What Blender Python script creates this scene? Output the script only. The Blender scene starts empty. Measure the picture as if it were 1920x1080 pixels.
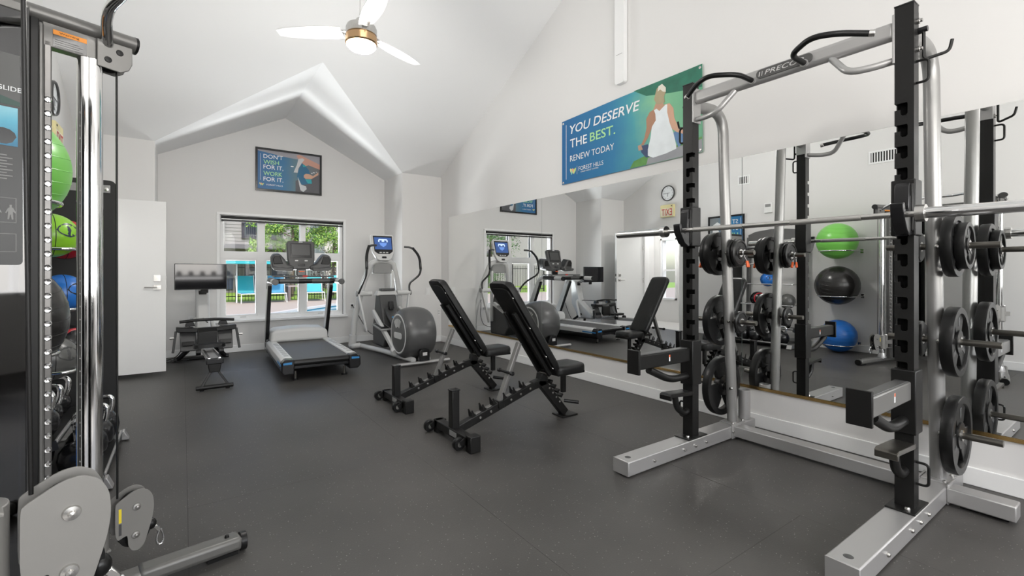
import bpy, bmesh, math, random
from mathutils import Vector as V, Matrix
from math import sin, cos, pi, radians as R
random.seed(7)
C = bpy.context.scene.collection
sc = bpy.context.scene
# ------------------------------------------------------------------ camera, world, lights, exposure
cd = bpy.data.cameras.new('camera'); cam = bpy.data.objects.new('camera', cd); C.objects.link(cam)
cd.sensor_width = 36; cd.lens = 875 / 1920 * 36; cd.shift_y = -(540 - 509) / 1920
cam.location = (0, 0, 1.19); cam.rotation_euler = (R(90), 0, R(-35.2)); cd.clip_start = .05; cd.clip_end = 300
sc.camera = cam
sc.view_settings.view_transform = 'Standard'; sc.view_settings.look = 'None'
sc.view_settings.gamma = 1; sc.view_settings.use_curve_mapping = False; sc.view_settings.exposure = 0.08
w = bpy.data.worlds.new('world'); sc.world = w; w.use_nodes = True
wn = w.node_tree; bg = wn.nodes['Background']; sky = wn.nodes.new('ShaderNodeTexSky')
sky.sky_type = 'NISHITA'; sky.sun_disc = False; sky.sun_elevation = R(50); sky.sun_rotation = R(200); sky.air_density = 1.0; sky.dust_density = 2.0
wn.links.new(sky.outputs[0], bg.inputs[0]); bg.inputs[1].default_value = .40
def lamp(name, kind, loc, rot, power, **k):
    l = bpy.data.lights.new(name, kind); l.energy = power
    for a, b in k.items(): setattr(l, a, b)
    o = bpy.data.objects.new(name, l); C.objects.link(o); o.location = loc; o.rotation_euler = rot; return o
lamp('sun', 'SUN', (0, 30, 20), (R(48), R(-18), R(20)), 3.0, angle=R(3), color=(1, .96, .9))
# daylight through the big windows of the near end; hidden lamps added outside to brighten the dormer
lamp('daylight_near_window', 'AREA', (.4, -2.75, 1.75), (R(112), 0, 0), 115, shape='RECTANGLE', size=2.2, size_y=1.7, color=(1, .985, .97))
lamp('daylight_near_window', 'AREA', (2.6, -2.75, 1.75), (R(112), 0, 0), 65, shape='RECTANGLE', size=1.6, size_y=1.7, color=(1, .985, .97))
lamp('dormer_fill', 'AREA', (1.31, 9.3, .05), (R(-133), 0, 0), 230, shape='RECTANGLE', size=2.6, size_y=.3, color=(.98, .99, 1))
lamp('dormer_fill', 'AREA', (1.31, 9.95, .0), (R(-140), 0, 0), 230, shape='RECTANGLE', size=2.6, size_y=.4, color=(.98, .99, 1))   # both added below the sill, imitating deck bounce onto the dormer ceiling
lamp('fan_lamp', 'POINT', (1.157, 3.71, 2.86), (0, 0, 0), 54, shadow_soft_size=.1, color=(1, .97, .93))
lamp('fan_lamp', 'POINT', (1.157, -.1, 2.86), (0, 0, 0), 26, shadow_soft_size=.1, color=(1, .97, .93))
lamp('vestibule_fill', 'POINT', (-1.7, 6.3, 2.2), (0, 0, 0), 30, shadow_soft_size=.15)  # added fill without a fixture, brightens the vestibule beyond the door

# ------------------------------------------------------------------ materials
MATS = {}
def mat(name, col, rough=.5, metal=0., spec=.5, noise=0., nscale=20., bump=0., bscale=60., emit=None, estr=0., trans=0., coat=0., rvar=0.):
    if name in MATS: return MATS[name]
    m = bpy.data.materials.new(name); m.use_nodes = True; t = m.node_tree; b = t.nodes['Principled BSDF']
    b.inputs['Base Color'].default_value = (*col, 1); b.inputs['Roughness'].default_value = rough
    b.inputs['Metallic'].default_value = metal; b.inputs['Specular IOR Level'].default_value = spec
    b.inputs['Coat Weight'].default_value = coat
    tc = t.nodes.new('ShaderNodeTexCoord')
    if noise:
        n = t.nodes.new('ShaderNodeTexNoise'); n.inputs['Scale'].default_value = nscale; n.inputs['Detail'].default_value = 5
        mx = t.nodes.new('ShaderNodeMix'); mx.data_type = 'RGBA'
        mx.inputs[6].default_value = (*[c * (1 - noise) for c in col], 1); mx.inputs[7].default_value = (*[min(1, c * (1 + noise)) for c in col], 1)
        t.links.new(tc.outputs['Object'], n.inputs['Vector']); t.links.new(n.outputs[0], mx.inputs[0]); t.links.new(mx.outputs[2], b.inputs['Base Color'])
    if rvar:
        n = t.nodes.new('ShaderNodeTexNoise'); n.inputs['Scale'].default_value = 3; n.inputs['Detail'].default_value = 6
        mr = t.nodes.new('ShaderNodeMapRange'); mr.inputs[3].default_value = rough - rvar; mr.inputs[4].default_value = rough + rvar
        t.links.new(tc.outputs['Object'], n.inputs['Vector']); t.links.new(n.outputs[0], mr.inputs[0]); t.links.new(mr.outputs[0], b.inputs['Roughness'])
    if bump:
        n = t.nodes.new('ShaderNodeTexNoise'); n.inputs['Scale'].default_value = bscale; n.inputs['Detail'].default_value = 3
        bp = t.nodes.new('ShaderNodeBump'); bp.inputs['Strength'].default_value = bump; bp.inputs['Distance'].default_value = .002
        t.links.new(tc.outputs['Object'], n.inputs['Vector']); t.links.new(n.outputs[0], bp.inputs['Height']); t.links.new(bp.outputs[0], b.inputs['Normal'])
    if emit: b.inputs['Emission Color'].default_value = (*emit, 1); b.inputs['Emission Strength'].default_value = estr
    if trans: b.inputs['Transmission Weight'].default_value = trans
    MATS[name] = m; return m
WALL = mat('wall_paint', (.74, .73, .715), .75, bump=.12, bscale=140)
CEIL = mat('ceiling_paint', (.86, .86, .855), .85, bump=.1, bscale=120)
TRIM = mat('trim_paint', (.84, .84, .83), .45)
BLK = mat('black_powder_coat', (.008, .0078, .0075), .40, spec=.32, bump=.05, bscale=400)
BLKG = mat('black_gloss_plastic', (.01, .01, .011), .22)
RUB = mat('black_rubber', (.007, .007, .007), .33, spec=.3, bump=.15, bscale=200)
VINYL = mat('black_vinyl', (.007, .007, .007), .36, spec=.35, bump=.2, bscale=260)
SIL = mat('silver_paint', (.43, .425, .42), .36, .55)
SILG = mat('warm_grey_paint', (.19, .187, .18), .38, .45)
CHR = mat('chrome', (.82, .82, .82), .07, 1.)
STEEL = mat('brushed_steel', (.62, .61, .59), .24, 1., noise=.08, nscale=80)
DSTEEL = mat('dark_steel', (.14, .132, .118), .3, .9)
GPL = mat('grey_plastic', (.06, .06, .06), .42)
MPL = mat('mid_grey_plastic', (.27, .27, .265), .45)
LPL = mat('light_grey_plastic', (.62, .62, .61), .35)
WPL = mat('white_plastic', (.80, .80, .79), .4)
BLUE = mat('blue_plastic', (.03, .22, .50), .35)
SCRN = mat('screen_glass', (.008, .008, .01), .05)
GSCR = mat('grey_screen', (.055, .055, .055), .3)
ORG = mat('orange_plastic', (.85, .13, .02), .4)
BRASS = mat('brass', (.70, .46, .18), .25, 1.)
PRW = mat('print_white', (.85, .87, .88), .5); PRG = mat('print_green', (.42, .78, .36), .5)
YEL = mat('yellow_label', (.80, .62, .03), .5); REDP = mat('red_print', (.6, .03, .02), .5)
GRN = mat('lime_green_rubber', (.20, .60, .10), .3); GBLU = mat('blue_rubber', (.02, .16, .55), .3); BBLK = mat('black_ball_rubber', (.02, .019, .018), .24)
RED = mat('red_rubber', (.45, .01, .02), .35); LEAFG = mat('ball_green', (.25, .55, .03), .3); NAVY = mat('ball_dark_blue', (.02, .025, .06), .3)

def nodes(m): return m.node_tree, m.node_tree.nodes['Principled BSDF']
def floor_material():
    m = bpy.data.materials.new('speckled_rubber_floor'); m.use_nodes = True; t, b = nodes(m)
    tc = t.nodes.new('ShaderNodeTexCoord'); L = t.links.new
    n1 = t.nodes.new('ShaderNodeTexNoise'); n1.inputs['Scale'].default_value = 1.3; n1.inputs['Detail'].default_value = 7
    n2 = t.nodes.new('ShaderNodeTexNoise'); n2.inputs['Scale'].default_value = 160; n2.inputs['Detail'].default_value = 2
    vo = t.nodes.new('ShaderNodeTexVoronoi'); vo.inputs['Scale'].default_value = 80
    for n in (n1, n2, vo): L(tc.outputs['Object'], n.inputs['Vector'])
    cr = t.nodes.new('ShaderNodeValToRGB'); cr.color_ramp.elements[0].color = (.043, .0405, .038, 1); cr.color_ramp.elements[1].color = (.078, .074, .069, 1)
    cr.color_ramp.elements[0].position = .3; cr.color_ramp.elements[1].position = .7; L(n1.outputs[0], cr.inputs[0])
    sp = t.nodes.new('ShaderNodeValToRGB'); sp.color_ramp.elements[0].position = .05; sp.color_ramp.elements[0].color = (1, 1, 1, 1); sp.color_ramp.elements[1].position = .24; sp.color_ramp.elements[1].color = (0, 0, 0, 1)
    L(vo.outputs['Distance'], sp.inputs[0])
    sel = t.nodes.new('ShaderNodeSeparateColor'); L(vo.outputs['Color'], sel.inputs[0])
    gt = t.nodes.new('ShaderNodeMath'); gt.operation = 'GREATER_THAN'; gt.inputs[1].default_value = .80; L(sel.outputs[0], gt.inputs[0])
    mu = t.nodes.new('ShaderNodeMath'); mu.operation = 'MULTIPLY'; L(sp.outputs[0], mu.inputs[0]); L(gt.outputs[0], mu.inputs[1])
    mx = t.nodes.new('ShaderNodeMix'); mx.data_type = 'RGBA'; L(mu.outputs[0], mx.inputs[0]); L(cr.outputs[0], mx.inputs[6]); mx.inputs[7].default_value = (.30, .295, .28, 1)
    L(mx.outputs[2], b.inputs['Base Color'])
    mr = t.nodes.new('ShaderNodeMapRange'); mr.inputs[3].default_value = .40; mr.inputs[4].default_value = .54; L(n1.outputs[0], mr.inputs[0]); L(mr.outputs[0], b.inputs['Roughness'])
    bp = t.nodes.new('ShaderNodeBump'); bp.inputs['Strength'].default_value = .35; bp.inputs['Distance'].default_value = .002; L(n2.outputs[0], bp.inputs['Height']); L(bp.outputs[0], b.inputs['Normal'])
    b.inputs['Specular IOR Level'].default_value = .5
    return m
FLOOR = floor_material()
MIRROR = mat('mirror_glass', (.90, .91, .905), .0, 1.)
def glass_material(name, tint, rough=0.02, mixf=.12):
    m = bpy.data.materials.new(name); m.use_nodes = True; t = m.node_tree; t.nodes.clear()
    o = t.nodes.new('ShaderNodeOutputMaterial'); a = t.nodes.new('ShaderNodeBsdfTransparent'); g = t.nodes.new('ShaderNodeBsdfGlossy'); x = t.nodes.new('ShaderNodeMixShader')
    a.inputs[0].default_value = (*tint, 1); g.inputs['Roughness'].default_value = rough; x.inputs[0].default_value = mixf
    t.links.new(a.outputs[0], x.inputs[1]); t.links.new(g.outputs[0], x.inputs[2]); t.links.new(x.outputs[0], o.inputs[0]); return m
GLASS = glass_material('window_glass', (.97, .98, .98), 0, .008)
SMOKE = glass_material('smoked_panel', (.10, .10, .10), .03, .10)
LAMPG = mat('lit_diffuser', (.9, .9, .9), .5, emit=(1, .98, .95), estr=9)

# ------------------------------------------------------------------ mesh builder
def basis(d, up=(0, 0, 1)):
    d = V(d).normalized(); u = V(up)
    if abs(d.dot(u)) > .999: u = V((0, 1, 0))
    r = d.cross(u).normalized(); return d, r, r.cross(d).normalized()
def rounded2(p):                              # corner cutting for a closed 2D outline
    for _ in range(2):
        q = []
        for i in range(len(p)):
            a, b = p[i], p[(i + 1) % len(p)]; q += [(a[0] * .8 + b[0] * .2, a[1] * .8 + b[1] * .2), (a[0] * .2 + b[0] * .8, a[1] * .2 + b[1] * .8)]
        p = q
    return p
OFF = {}
class MB:
    def __init__(s): s.v = []; s.f = []
    def add(s, vs, fs):
        n = len(s.v); s.v += [tuple(p) for p in vs]; s.f += [tuple(i + n for i in f) for f in fs]; return s
    def box(s, x0, x1, y0, y1, z0, z1):
        x0, x1 = sorted((x0, x1)); y0, y1 = sorted((y0, y1)); z0, z1 = sorted((z0, z1))
        return s.add([(x0, y0, z0), (x1, y0, z0), (x1, y1, z0), (x0, y1, z0), (x0, y0, z1), (x1, y0, z1), (x1, y1, z1), (x0, y1, z1)],
                     [(0, 3, 2, 1), (4, 5, 6, 7), (0, 1, 5, 4), (1, 2, 6, 5), (2, 3, 7, 6), (3, 0, 4, 7)])
    def bar(s, p0, p1, w, h, up=(0, 0, 1), w2=None, h2=None):   # oriented box from p0 to p1; w sideways, h along up
        d, r, u = basis(V(p1) - V(p0), up); w2 = w2 or w; h2 = h2 or h; vs = []
        for p, a, b in ((V(p0), w, h), (V(p1), w2, h2)):
            for i, j in ((-1, -1), (1, -1), (1, 1), (-1, 1)): vs.append(p + r * (i * a / 2) + u * (j * b / 2))
        return s.add(vs, [(0, 1, 2, 3), (7, 6, 5, 4), (0, 4, 5, 1), (1, 5, 6, 2), (2, 6, 7, 3), (3, 7, 4, 0)])
    def sweep(s, pts, sec, closed=False, up=(0, 0, 1), scl=None):
        pts = [V(p) for p in pts]; n = len(pts); m = len(sec); vs = []; fs = []
        _, r, u = basis(pts[1] - pts[0], up)
        for i, p in enumerate(pts):
            if closed: t = pts[(i + 1) % n] - pts[i - 1]
            else: t = pts[min(i + 1, n - 1)] - pts[max(i - 1, 0)]
            t.normalize(); r = (r - t * r.dot(t)).normalized(); u = r.cross(t).normalized(); k = scl[i] if scl else 1
            for a, b in sec: vs.append(p + r * a * k + u * b * k)
        for i in range(n if closed else n - 1):
            j = (i + 1) % n
            for q in range(m): q2 = (q + 1) % m; fs.append((i * m + q, i * m + q2, j * m + q2, j * m + q))
        if not closed: fs.append(tuple(range(m - 1, -1, -1))); fs.append(tuple((n - 1) * m + q for q in range(m)))
        return s.add(vs, fs)
    def tube(s, pts, r, n=12, rnd=0, closed=False, rz=None, up=(0, 0, 1), scl=None):
        if rnd: pts = rounded(pts, rnd)
        rz = rz or r
        return s.sweep(pts, [(r * cos(2 * pi * i / n), rz * sin(2 * pi * i / n)) for i in range(n)], closed, up, scl)
    def cyl(s, p0, p1, r, r2=None, n=20):
        return s.tube([p0, p1], r, n, scl=[1, (r2 if r2 is not None else r) / r])
    def lathe(s, prof, c=(0, 0, 0), ax=(0, 0, 1), n=28):       # prof: (radius, height)
        d, r, u = basis(ax, (0, 1, 0) if abs(V(ax).normalized().z) > .9 else (0, 0, 1)); c = V(c); vs = []; fs = []; m = len(prof)
        for i in range(n):
            a = 2 * pi * i / n
            for (q, h) in prof: vs.append(c + d * h + (r * cos(a) + u * sin(a)) * max(q, 1e-5))
        for i in range(n):
            j = (i + 1) % n
            for k in range(m - 1): fs.append((i * m + k, j * m + k, j * m + k + 1, i * m + k + 1))
        return s.add(vs, fs)
    def ball(s, c, r, sx=1, sy=1, sz=1, n=28, m=16, z0=-1., z1=1.):
        pr = []; a0 = math.asin(z0); a1 = math.asin(z1)
        for k in range(m + 1): a = a0 + (a1 - a0) * k / m; pr.append((r * cos(a), r * sin(a)))
        t = MB().lathe(pr, (0, 0, 0), (0, 0, 1), n); return s.add([(x * sx + c[0], y * sy + c[1], z * sz + c[2]) for x, y, z in t.v], t.f)
    def prism(s, poly, o, a, b, dep):        # polygon in plane (a,b) at origin o, extruded by vector dep
        o, a, b, dep = V(o), V(a), V(b), V(dep); n = len(poly)
        vs = [o + a * x + b * y for x, y in poly]; vs += [p + dep for p in vs]
        return s.add(vs, [tuple(range(n)), tuple(range(2 * n - 1, n - 1, -1))] + [(i, n + i, n + (i + 1) % n, (i + 1) % n) for i in range(n)])
    def flat(s, poly, o, a, b):
        o, a, b = V(o), V(a), V(b); return s.add([o + a * x + b * y for x, y in poly], [tuple(range(len(poly)))])
    def build(s, name, m, parent=None, bev=0, smooth=35, kind=None, label=None, seg=2, world=True):
        me = bpy.data.meshes.new(name); off = OFF.get(parent.name, V()) if (parent and world) else V()
        me.from_pydata([V(p) - off for p in s.v], [], s.f); me.materials.append(m if not isinstance(m, str) else MATS[m])
        bm = bmesh.new(); bm.from_mesh(me); bmesh.ops.recalc_face_normals(bm, faces=bm.faces)
        ng = [f for f in bm.faces if len(f.verts) > 4]
        if ng: bmesh.ops.triangulate(bm, faces=ng)
        bm.to_mesh(me); bm.free()
        if smooth:
            me.polygons.foreach_set('use_smooth', [True] * len(me.polygons)); me.set_sharp_from_angle(angle=R(smooth))
        o = bpy.data.objects.new(name, me); C.objects.link(o)
        if parent: o.parent = parent; OFF[o.name] = off
        if bev:
            b = o.modifiers.new('bevel', 'BEVEL'); b.width = bev; b.segments = seg; b.limit_method = 'ANGLE'; b.angle_limit = R(40)
        if kind: o['kind'] = kind
        if label: o['label'] = label
        return o
def rounded(pts, rad, n=6):
    P = [V(p) for p in pts]; out = [P[0]]
    for i in range(1, len(P) - 1):
        a = P[i - 1] - P[i]; b = P[i + 1] - P[i]; la, lb = a.length, b.length; q = min(rad, la * .49, lb * .49)
        s0 = P[i] + a / la * q; s1 = P[i] + b / lb * q
        for k in range(n + 1): t = k / n; out.append(s0 * (1 - t) ** 2 + P[i] * 2 * t * (1 - t) + s1 * t * t)
    out.append(P[-1]); return out
def rrect(w, h, r, n=5, cx=0, cy=0):
    o = []
    for (x, y, a0) in ((w / 2 - r, h / 2 - r, 0), (-w / 2 + r, h / 2 - r, 90), (-w / 2 + r, -h / 2 + r, 180), (w / 2 - r, -h / 2 + r, 270)):
        for k in range(n + 1): a = R(a0 + 90 * k / n); o.append((cx + x + r * cos(a), cy + y + r * sin(a)))
    return o
def circ(r, n=20, cx=0, cy=0): return [(cx + r * cos(2 * pi * i / n), cy + r * sin(2 * pi * i / n)) for i in range(n)]
def tag(o, label, cat, group=None):
    o['label'] = label; o['category'] = cat
    if group: o['group'] = group
    return o
def thing(name, label, cat, loc, group=None, world=True):
    o = bpy.data.objects.new(name, None); C.objects.link(o); o.location = loc; o.empty_display_size = .1
    if world: OFF[o.name] = V(loc)
    return tag(o, label, cat, group)
def struct(o): o['kind'] = 'structure'; return o
def dup(root, label, loc=None, group=None, rotz=None):
    def cp(o, par):
        c = o.copy(); C.objects.link(c); c.parent = par
        for ch in kids.get(o.name, []): cp(ch, c)
        return c
    kids = {}
    for o in bpy.data.objects:
        if o.parent: kids.setdefault(o.parent.name, []).append(o)
    r = cp(root, None); r['label'] = label
    if loc is not None: r.location = loc
    if rotz is not None: r.rotation_euler.z = rotz
    if group: r['group'] = group
    return r
def text(body, o, a, b, m, parent, w=None, h=None, dep=.0006, name='lettering', shear=0, bold=0):
    cu = bpy.data.curves.new('t', 'FONT'); cu.body = body; cu.size = 1; cu.shear = shear; cu.offset = bold; cu.resolution_u = 3
    ob = bpy.data.objects.new('t', cu); C.objects.link(ob); bpy.context.view_layer.update()
    me = bpy.data.meshes.new_from_object(ob.evaluated_get(bpy.context.evaluated_depsgraph_get())); bpy.data.objects.remove(ob)
    xs = [p.co.x for p in me.vertices]; ys = [p.co.y for p in me.vertices]; x0, x1, y0, y1 = min(xs), max(xs), min(ys), max(ys)
    sx = w / (x1 - x0) if w else h / (y1 - y0); sy = h / (y1 - y0) if h else sx
    a, b, o = V(a).normalized(), V(b).normalized(), V(o); nrm = a.cross(b)
    off = OFF.get(parent.name, V()) if parent else V()
    for p in me.vertices: p.co = o + a * ((p.co.x - x0) * sx) + b * ((p.co.y - y0) * sy) + nrm * dep - off
    me.materials.clear(); me.materials.append(m); me.name = name
    ob = bpy.data.objects.new(name, me); C.objects.link(ob)
    if parent: ob.parent = parent; OFF[ob.name] = off
    return ob
X_, Y_, Z_ = V((1, 0, 0)), V((0, 1, 0)), V((0, 0, 1))
NX, NY = -X_, -Y_

# ------------------------------------------------------------------ room shell
XL, XR, YN, YF, YB = -1.0, 3.6, -3.0, 7.2, 8.0
fl = struct(MB().box(XL - .2, XR + .2, YN - .2, YB + .2, -.12, -.006).build('floor', mat('subfloor', (.02, .02, .02), .9), smooth=0))
xs = [-1.0, .02, 1.24, 2.46, 3.6]
for i in range(4):
    ya = [-3, -.8, 2.85, 6.5, 8.0] if i % 2 else [-3, 1.05, 4.7, 8.0]
    for j in range(len(ya) - 1):
        MB().box(xs[i] + .0006, xs[i + 1] - .0006, ya[j] + .0006, ya[j + 1] - .0006, -.008, 0).build('rubber_sheet', FLOOR, fl, smooth=0)
struct(MB().box(-2.6, -1.0, 5.3, 7.4, -.12, -.001).build('floor_vestibule', mat('vestibule_concrete', (.6, .59, .57), .4), smooth=0))
EZ = 2.79; RZ = EZ + .5 * (YF - 1.8)
side = [(YN, 0), (YF, 0), (YF, EZ + .02), (1.8, RZ + .02), (YN, RZ - .5 * (1.8 - YN) + .02)]
struct(MB().prism(side, (XR, 0, 0), Y_, Z_, (.15, 0, 0)).build('wall_right', WALL, smooth=0))
DL = [(YN, 0), (5.74, 0), (5.74, 2.0), (6.62, 2.0), (6.62, 0)] + side[1:]
struct(MB().prism(DL, (XL, 0, 0), Y_, Z_, (-.15, 0, 0)).build('wall_left', WALL, smooth=0))
b = MB()
WX0, WX1, WZ0, WZ1 = .44, 2.19, .47, 2.02
AX0, AX1 = -.28, 2.9; AM = (AX0 + AX1) / 2; GZ = EZ + (AM - AX0) * .5
b.box(AX0 - .15, WX0, YB, YB + .16, 0, EZ).box(WX1, AX1 + .15, YB, YB + .16, 0, EZ).box(WX0, WX1, YB, YB + .16, 0, WZ0).box(WX0, WX1, YB, YB + .16, WZ1, EZ)
b.prism([(AX0, EZ), (AX1, EZ), (AM, GZ + .01)], (0, YB, 0), X_, Z_, (0, .16, 0))
struct(b.build('wall_back', WALL, smooth=0))
struct(MB().box(XL - .15, AX0, YF, YF + .12, 0, EZ + .02).box(AX0 - .12, AX0, YF + .12, YB, 0, EZ + .02).build('wall_back_left', WALL, smooth=0))
struct(MB().box(AX1, XR + .15, YF, YF + .12, 0, EZ + .02).box(AX1, AX1 + .12, YF + .12, YB, 0, EZ + .02).build('wall_back_right', WALL, smooth=0))
nz = RZ - .5 * (1.8 - YN)
b = MB().box(XL, -.7, YN - .15, YN, 0, nz).box(1.5, 1.8, YN - .15, YN, 0, nz).box(3.4, XR, YN - .15, YN, 0, nz)
for x0, x1 in ((-.7, 1.5), (1.8, 3.4)): b.box(x0, x1, YN - .15, YN, 0, .9).box(x0, x1, YN - .15, YN, 2.6, nz)
struct(b.build('wall_near', WALL, smooth=0))
for x0, x1 in ((-.7, 1.5), (1.8, 3.4)):
    fr = MB()
    for z in (.93, 2.57): fr.box(x0, x1, YN - .1, YN - .02, z - .03, z + .03)
    for x in (x0 + .03, (x0 + x1) / 2, x1 - .03): fr.box(x - .03, x + .03, YN - .1, YN - .02, .9, 2.6)
    struct(fr.build('window_2' if x0 < 0 else 'window_3', TRIM, bev=.004))
# ceiling: main slope with the cross gable cut out, far slope behind the camera
def P3(x, y): return (x, y, EZ + .5 * (YF - y))
apex = (AM, YF - 2 * (GZ - EZ), GZ)
b = MB()
b.add([P3(XL, YF), P3(AX0, YF), apex, (AM, 1.8, RZ), (XL, 1.8, RZ), P3(AX1, YF), P3(XR, YF), (XR, 1.8, RZ)], [(0, 1, 2, 3, 4), (2, 5, 6, 7, 3)])
b.add([(XL, 1.8, RZ), (XR, 1.8, RZ), (XR, YN, nz), (XL, YN, nz)], [(0, 1, 2, 3)])
b.add([(AX0, YF, EZ), (AX0, YB, EZ), (AM, YB, GZ), apex, (AX1, YF, EZ), (AX1, YB, EZ)], [(0, 1, 2, 3), (3, 2, 5, 4)])
ce = struct(b.build('ceiling', CEIL, smooth=0))
def bb(n, *bx):
    b = MB(); [b.box(*q) for q in bx]; struct(b.build(n, TRIM, bev=.004))
bb('baseboard_right', (XR - .014, XR, YN, YF, 0, .1)); bb('baseboard_back', (AX0, AX1, YB - .014, YB, 0, .1))
bb('baseboard_left', (XL, XL + .014, YN, 5.70, 0, .1), (XL, XL + .014, 6.68, YF, 0, .1))
bb('baseboard_back_right', (AX1, XR, YF - .014, YF, 0, .1), (AX1 - .014, AX1, YF, YB, 0, .1)); bb('baseboard_back_left', (XL, AX0, YF - .014, YF, 0, .1), (AX0, AX0 + .014, YF, YB, 0, .1))
# door casing, the open leaf, vestibule beyond
struct(MB().box(XL, XL + .012, 5.67, 5.74, 0, 2.07).box(XL, XL + .012, 6.62, 6.69, 0, 2.07).box(XL, XL + .012, 5.74, 6.62, 2.0, 2.07).box(XL - .15, XL, 5.73, 5.75, 0, 2).box(XL - .15, XL, 6.61, 6.63, 0, 2).build('trim_1', TRIM, bev=.003))
dr = struct(MB().box(-.995, -.157, 6.645, 6.69, .05, 1.985).build('door_1', mat('door_paint', (.80, .80, .79), .4), bev=.002))
for z in (.3, 1.0, 1.7): MB().cyl((-.99, 6.64, z - .05), (-.99, 6.64, z + .05), .009).build('hinge', STEEL, dr)
h = MB().box(-.272, -.202, 6.633, 6.645, .985, 1.035).cyl((-.23, 6.645, 1.01), (-.23, 6.59, 1.01), .011).tube([(-.23, 6.6, 1.01), (-.25, 6.595, 1.01), (-.35, 6.6, 1.012)], .009, 10).build('door_handle', STEEL, dr, bev=.002)
MB().box(-.268, -.206, 6.63, 6.645, 1.08, 1.15).cyl((-.237, 6.63, 1.115), (-.237, 6.61, 1.115), .018).box(-.243, -.231, 6.598, 6.612, 1.098, 1.132).build('deadbolt', STEEL, dr, bev=.002)
MB().box(-.272, -.202, 6.69, 6.70, .985, 1.035).cyl((-.23, 6.69, 1.01), (-.23, 6.74, 1.01), .011).tube([(-.23, 6.735, 1.01), (-.35, 6.735, 1.012)], .009, 10).build('door_handle', STEEL, dr, bev=.002)
MB().box(-.158, -.1555, 6.655, 6.68, .97, 1.05).box(-.158, -.1555, 6.655, 6.68, 1.09, 1.14).build('latch_plate', STEEL, dr)
struct(MB().box(-2.35, -2.2, 5.3, 6.69, 0, 2.6).box(-2.35, -2.2, 7.06, 7.4, 0, 2.6).box(-2.35, -2.2, 6.69, 7.06, 0, .56).box(-2.35, -2.2, 6.69, 7.06, 1.93, 2.6)
       .box(-2.35, -1.15, 5.3, 5.4, 0, 2.6).box(-2.35, -1.15, 7.3, 7.4, 0, 2.6).box(-2.35, -1.15, 5.3, 7.4, 2.55, 2.65).build('wall_vestibule', WALL, smooth=0))
wv = struct(MB().box(-2.21, -2.18, 6.65, 6.69, .52, 1.97).box(-2.21, -2.18, 7.06, 7.10, .52, 1.97).box(-2.21, -2.18, 6.65, 7.10, 1.93, 1.97).box(-2.21, -2.18, 6.65, 7.10, .52, .56).box(-2.3, -2.27, 6.69, 7.06, 1.2, 1.24).build('window_4', TRIM))
MB().box(-2.285, -2.28, 6.69, 7.06, .56, 1.93).build('pane', GLASS, wv)

# far window
wf = MB()
def frame_rect(b, x0, x1, z0, z1, t, y0, y1): b.box(x0, x1, y0, y1, z0, z0 + t).box(x0, x1, y0, y1, z1 - t, z1).box(x0, x0 + t, y0, y1, z0 + t, z1 - t).box(x1 - t, x1, y0, y1, z0 + t, z1 - t)
frame_rect(wf, WX0, WX1, WZ0, WZ1, .045, 8.03, 8.12)
wf.box(.93, 1.03, 8.034, 8.116, WZ0 + .02, WZ1 - .02).box(1.53, 1.61, 8.034, 8.116, WZ0 + .02, WZ1 - .02).box(WX0 + .02, WX1 - .02, 8.037, 8.113, 1.385, 1.485)
win = struct(wf.build('window_1', TRIM))
for x0, x1 in ((.475, .95), (1.01, 1.55), (1.59, 2.155)):
    b = MB(); frame_rect(b, x0, x1, .5, 1.40, .045, 8.045, 8.10); b.build('window_sash', TRIM, win, bev=.003)
    b = MB(); frame_rect(b, x0, x1, 1.47, 1.99, .02, 8.05, 8.10); b.build('window_sash', TRIM, win, bev=.003)
    MB().box(x0 + .03, x1 - .03, 8.07, 8.074, .53, 1.37).build('pane', GLASS, win, smooth=0)
    MB().box(x0 + .01, x1 - .01, 8.07, 8.074, 1.48, 1.98).build('pane', GLASS, win, smooth=0)
MB().box(.37, 2.25, 7.93, 8.04, .44, .475).build('window_sill', TRIM, win, bev=.005)
MB().box(.40, WX0, 7.99, 8.04, .475, 2.05).box(WX1, 2.23, 7.99, 8.04, .475, 2.05).box(.40, 2.23, 7.985, 8.04, 2.02, 2.055).build('window_casing', TRIM, win, bev=.003)
MB().box(.70, .78, 8.025, 8.045, .5, .52).box(1.8, 1.88, 8.025, 8.045, .5, .52).build('sash_latch', LPL, win, bev=.002)
MB().box(.60, .70, 8.02, 8.03, .495, .505).build('sash_label', PRW, win)
bl = thing('roller_blind', 'black roller blind rolled up at the top of the far window', 'blind', (1.31, 8.0, 2.0))
MB().cyl((.455, 7.995, 1.985), (2.18, 7.995, 1.985), .022).build('roll', BLK, bl)
MB().box(.455, 2.18, 7.968, 7.985, 1.955, 1.965).build('valance', WPL, bl); MB().box(.46, 2.17, 7.975, 7.99, 1.925, 1.95).build('hem_bar', BLK, bl, bev=.003)

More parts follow.
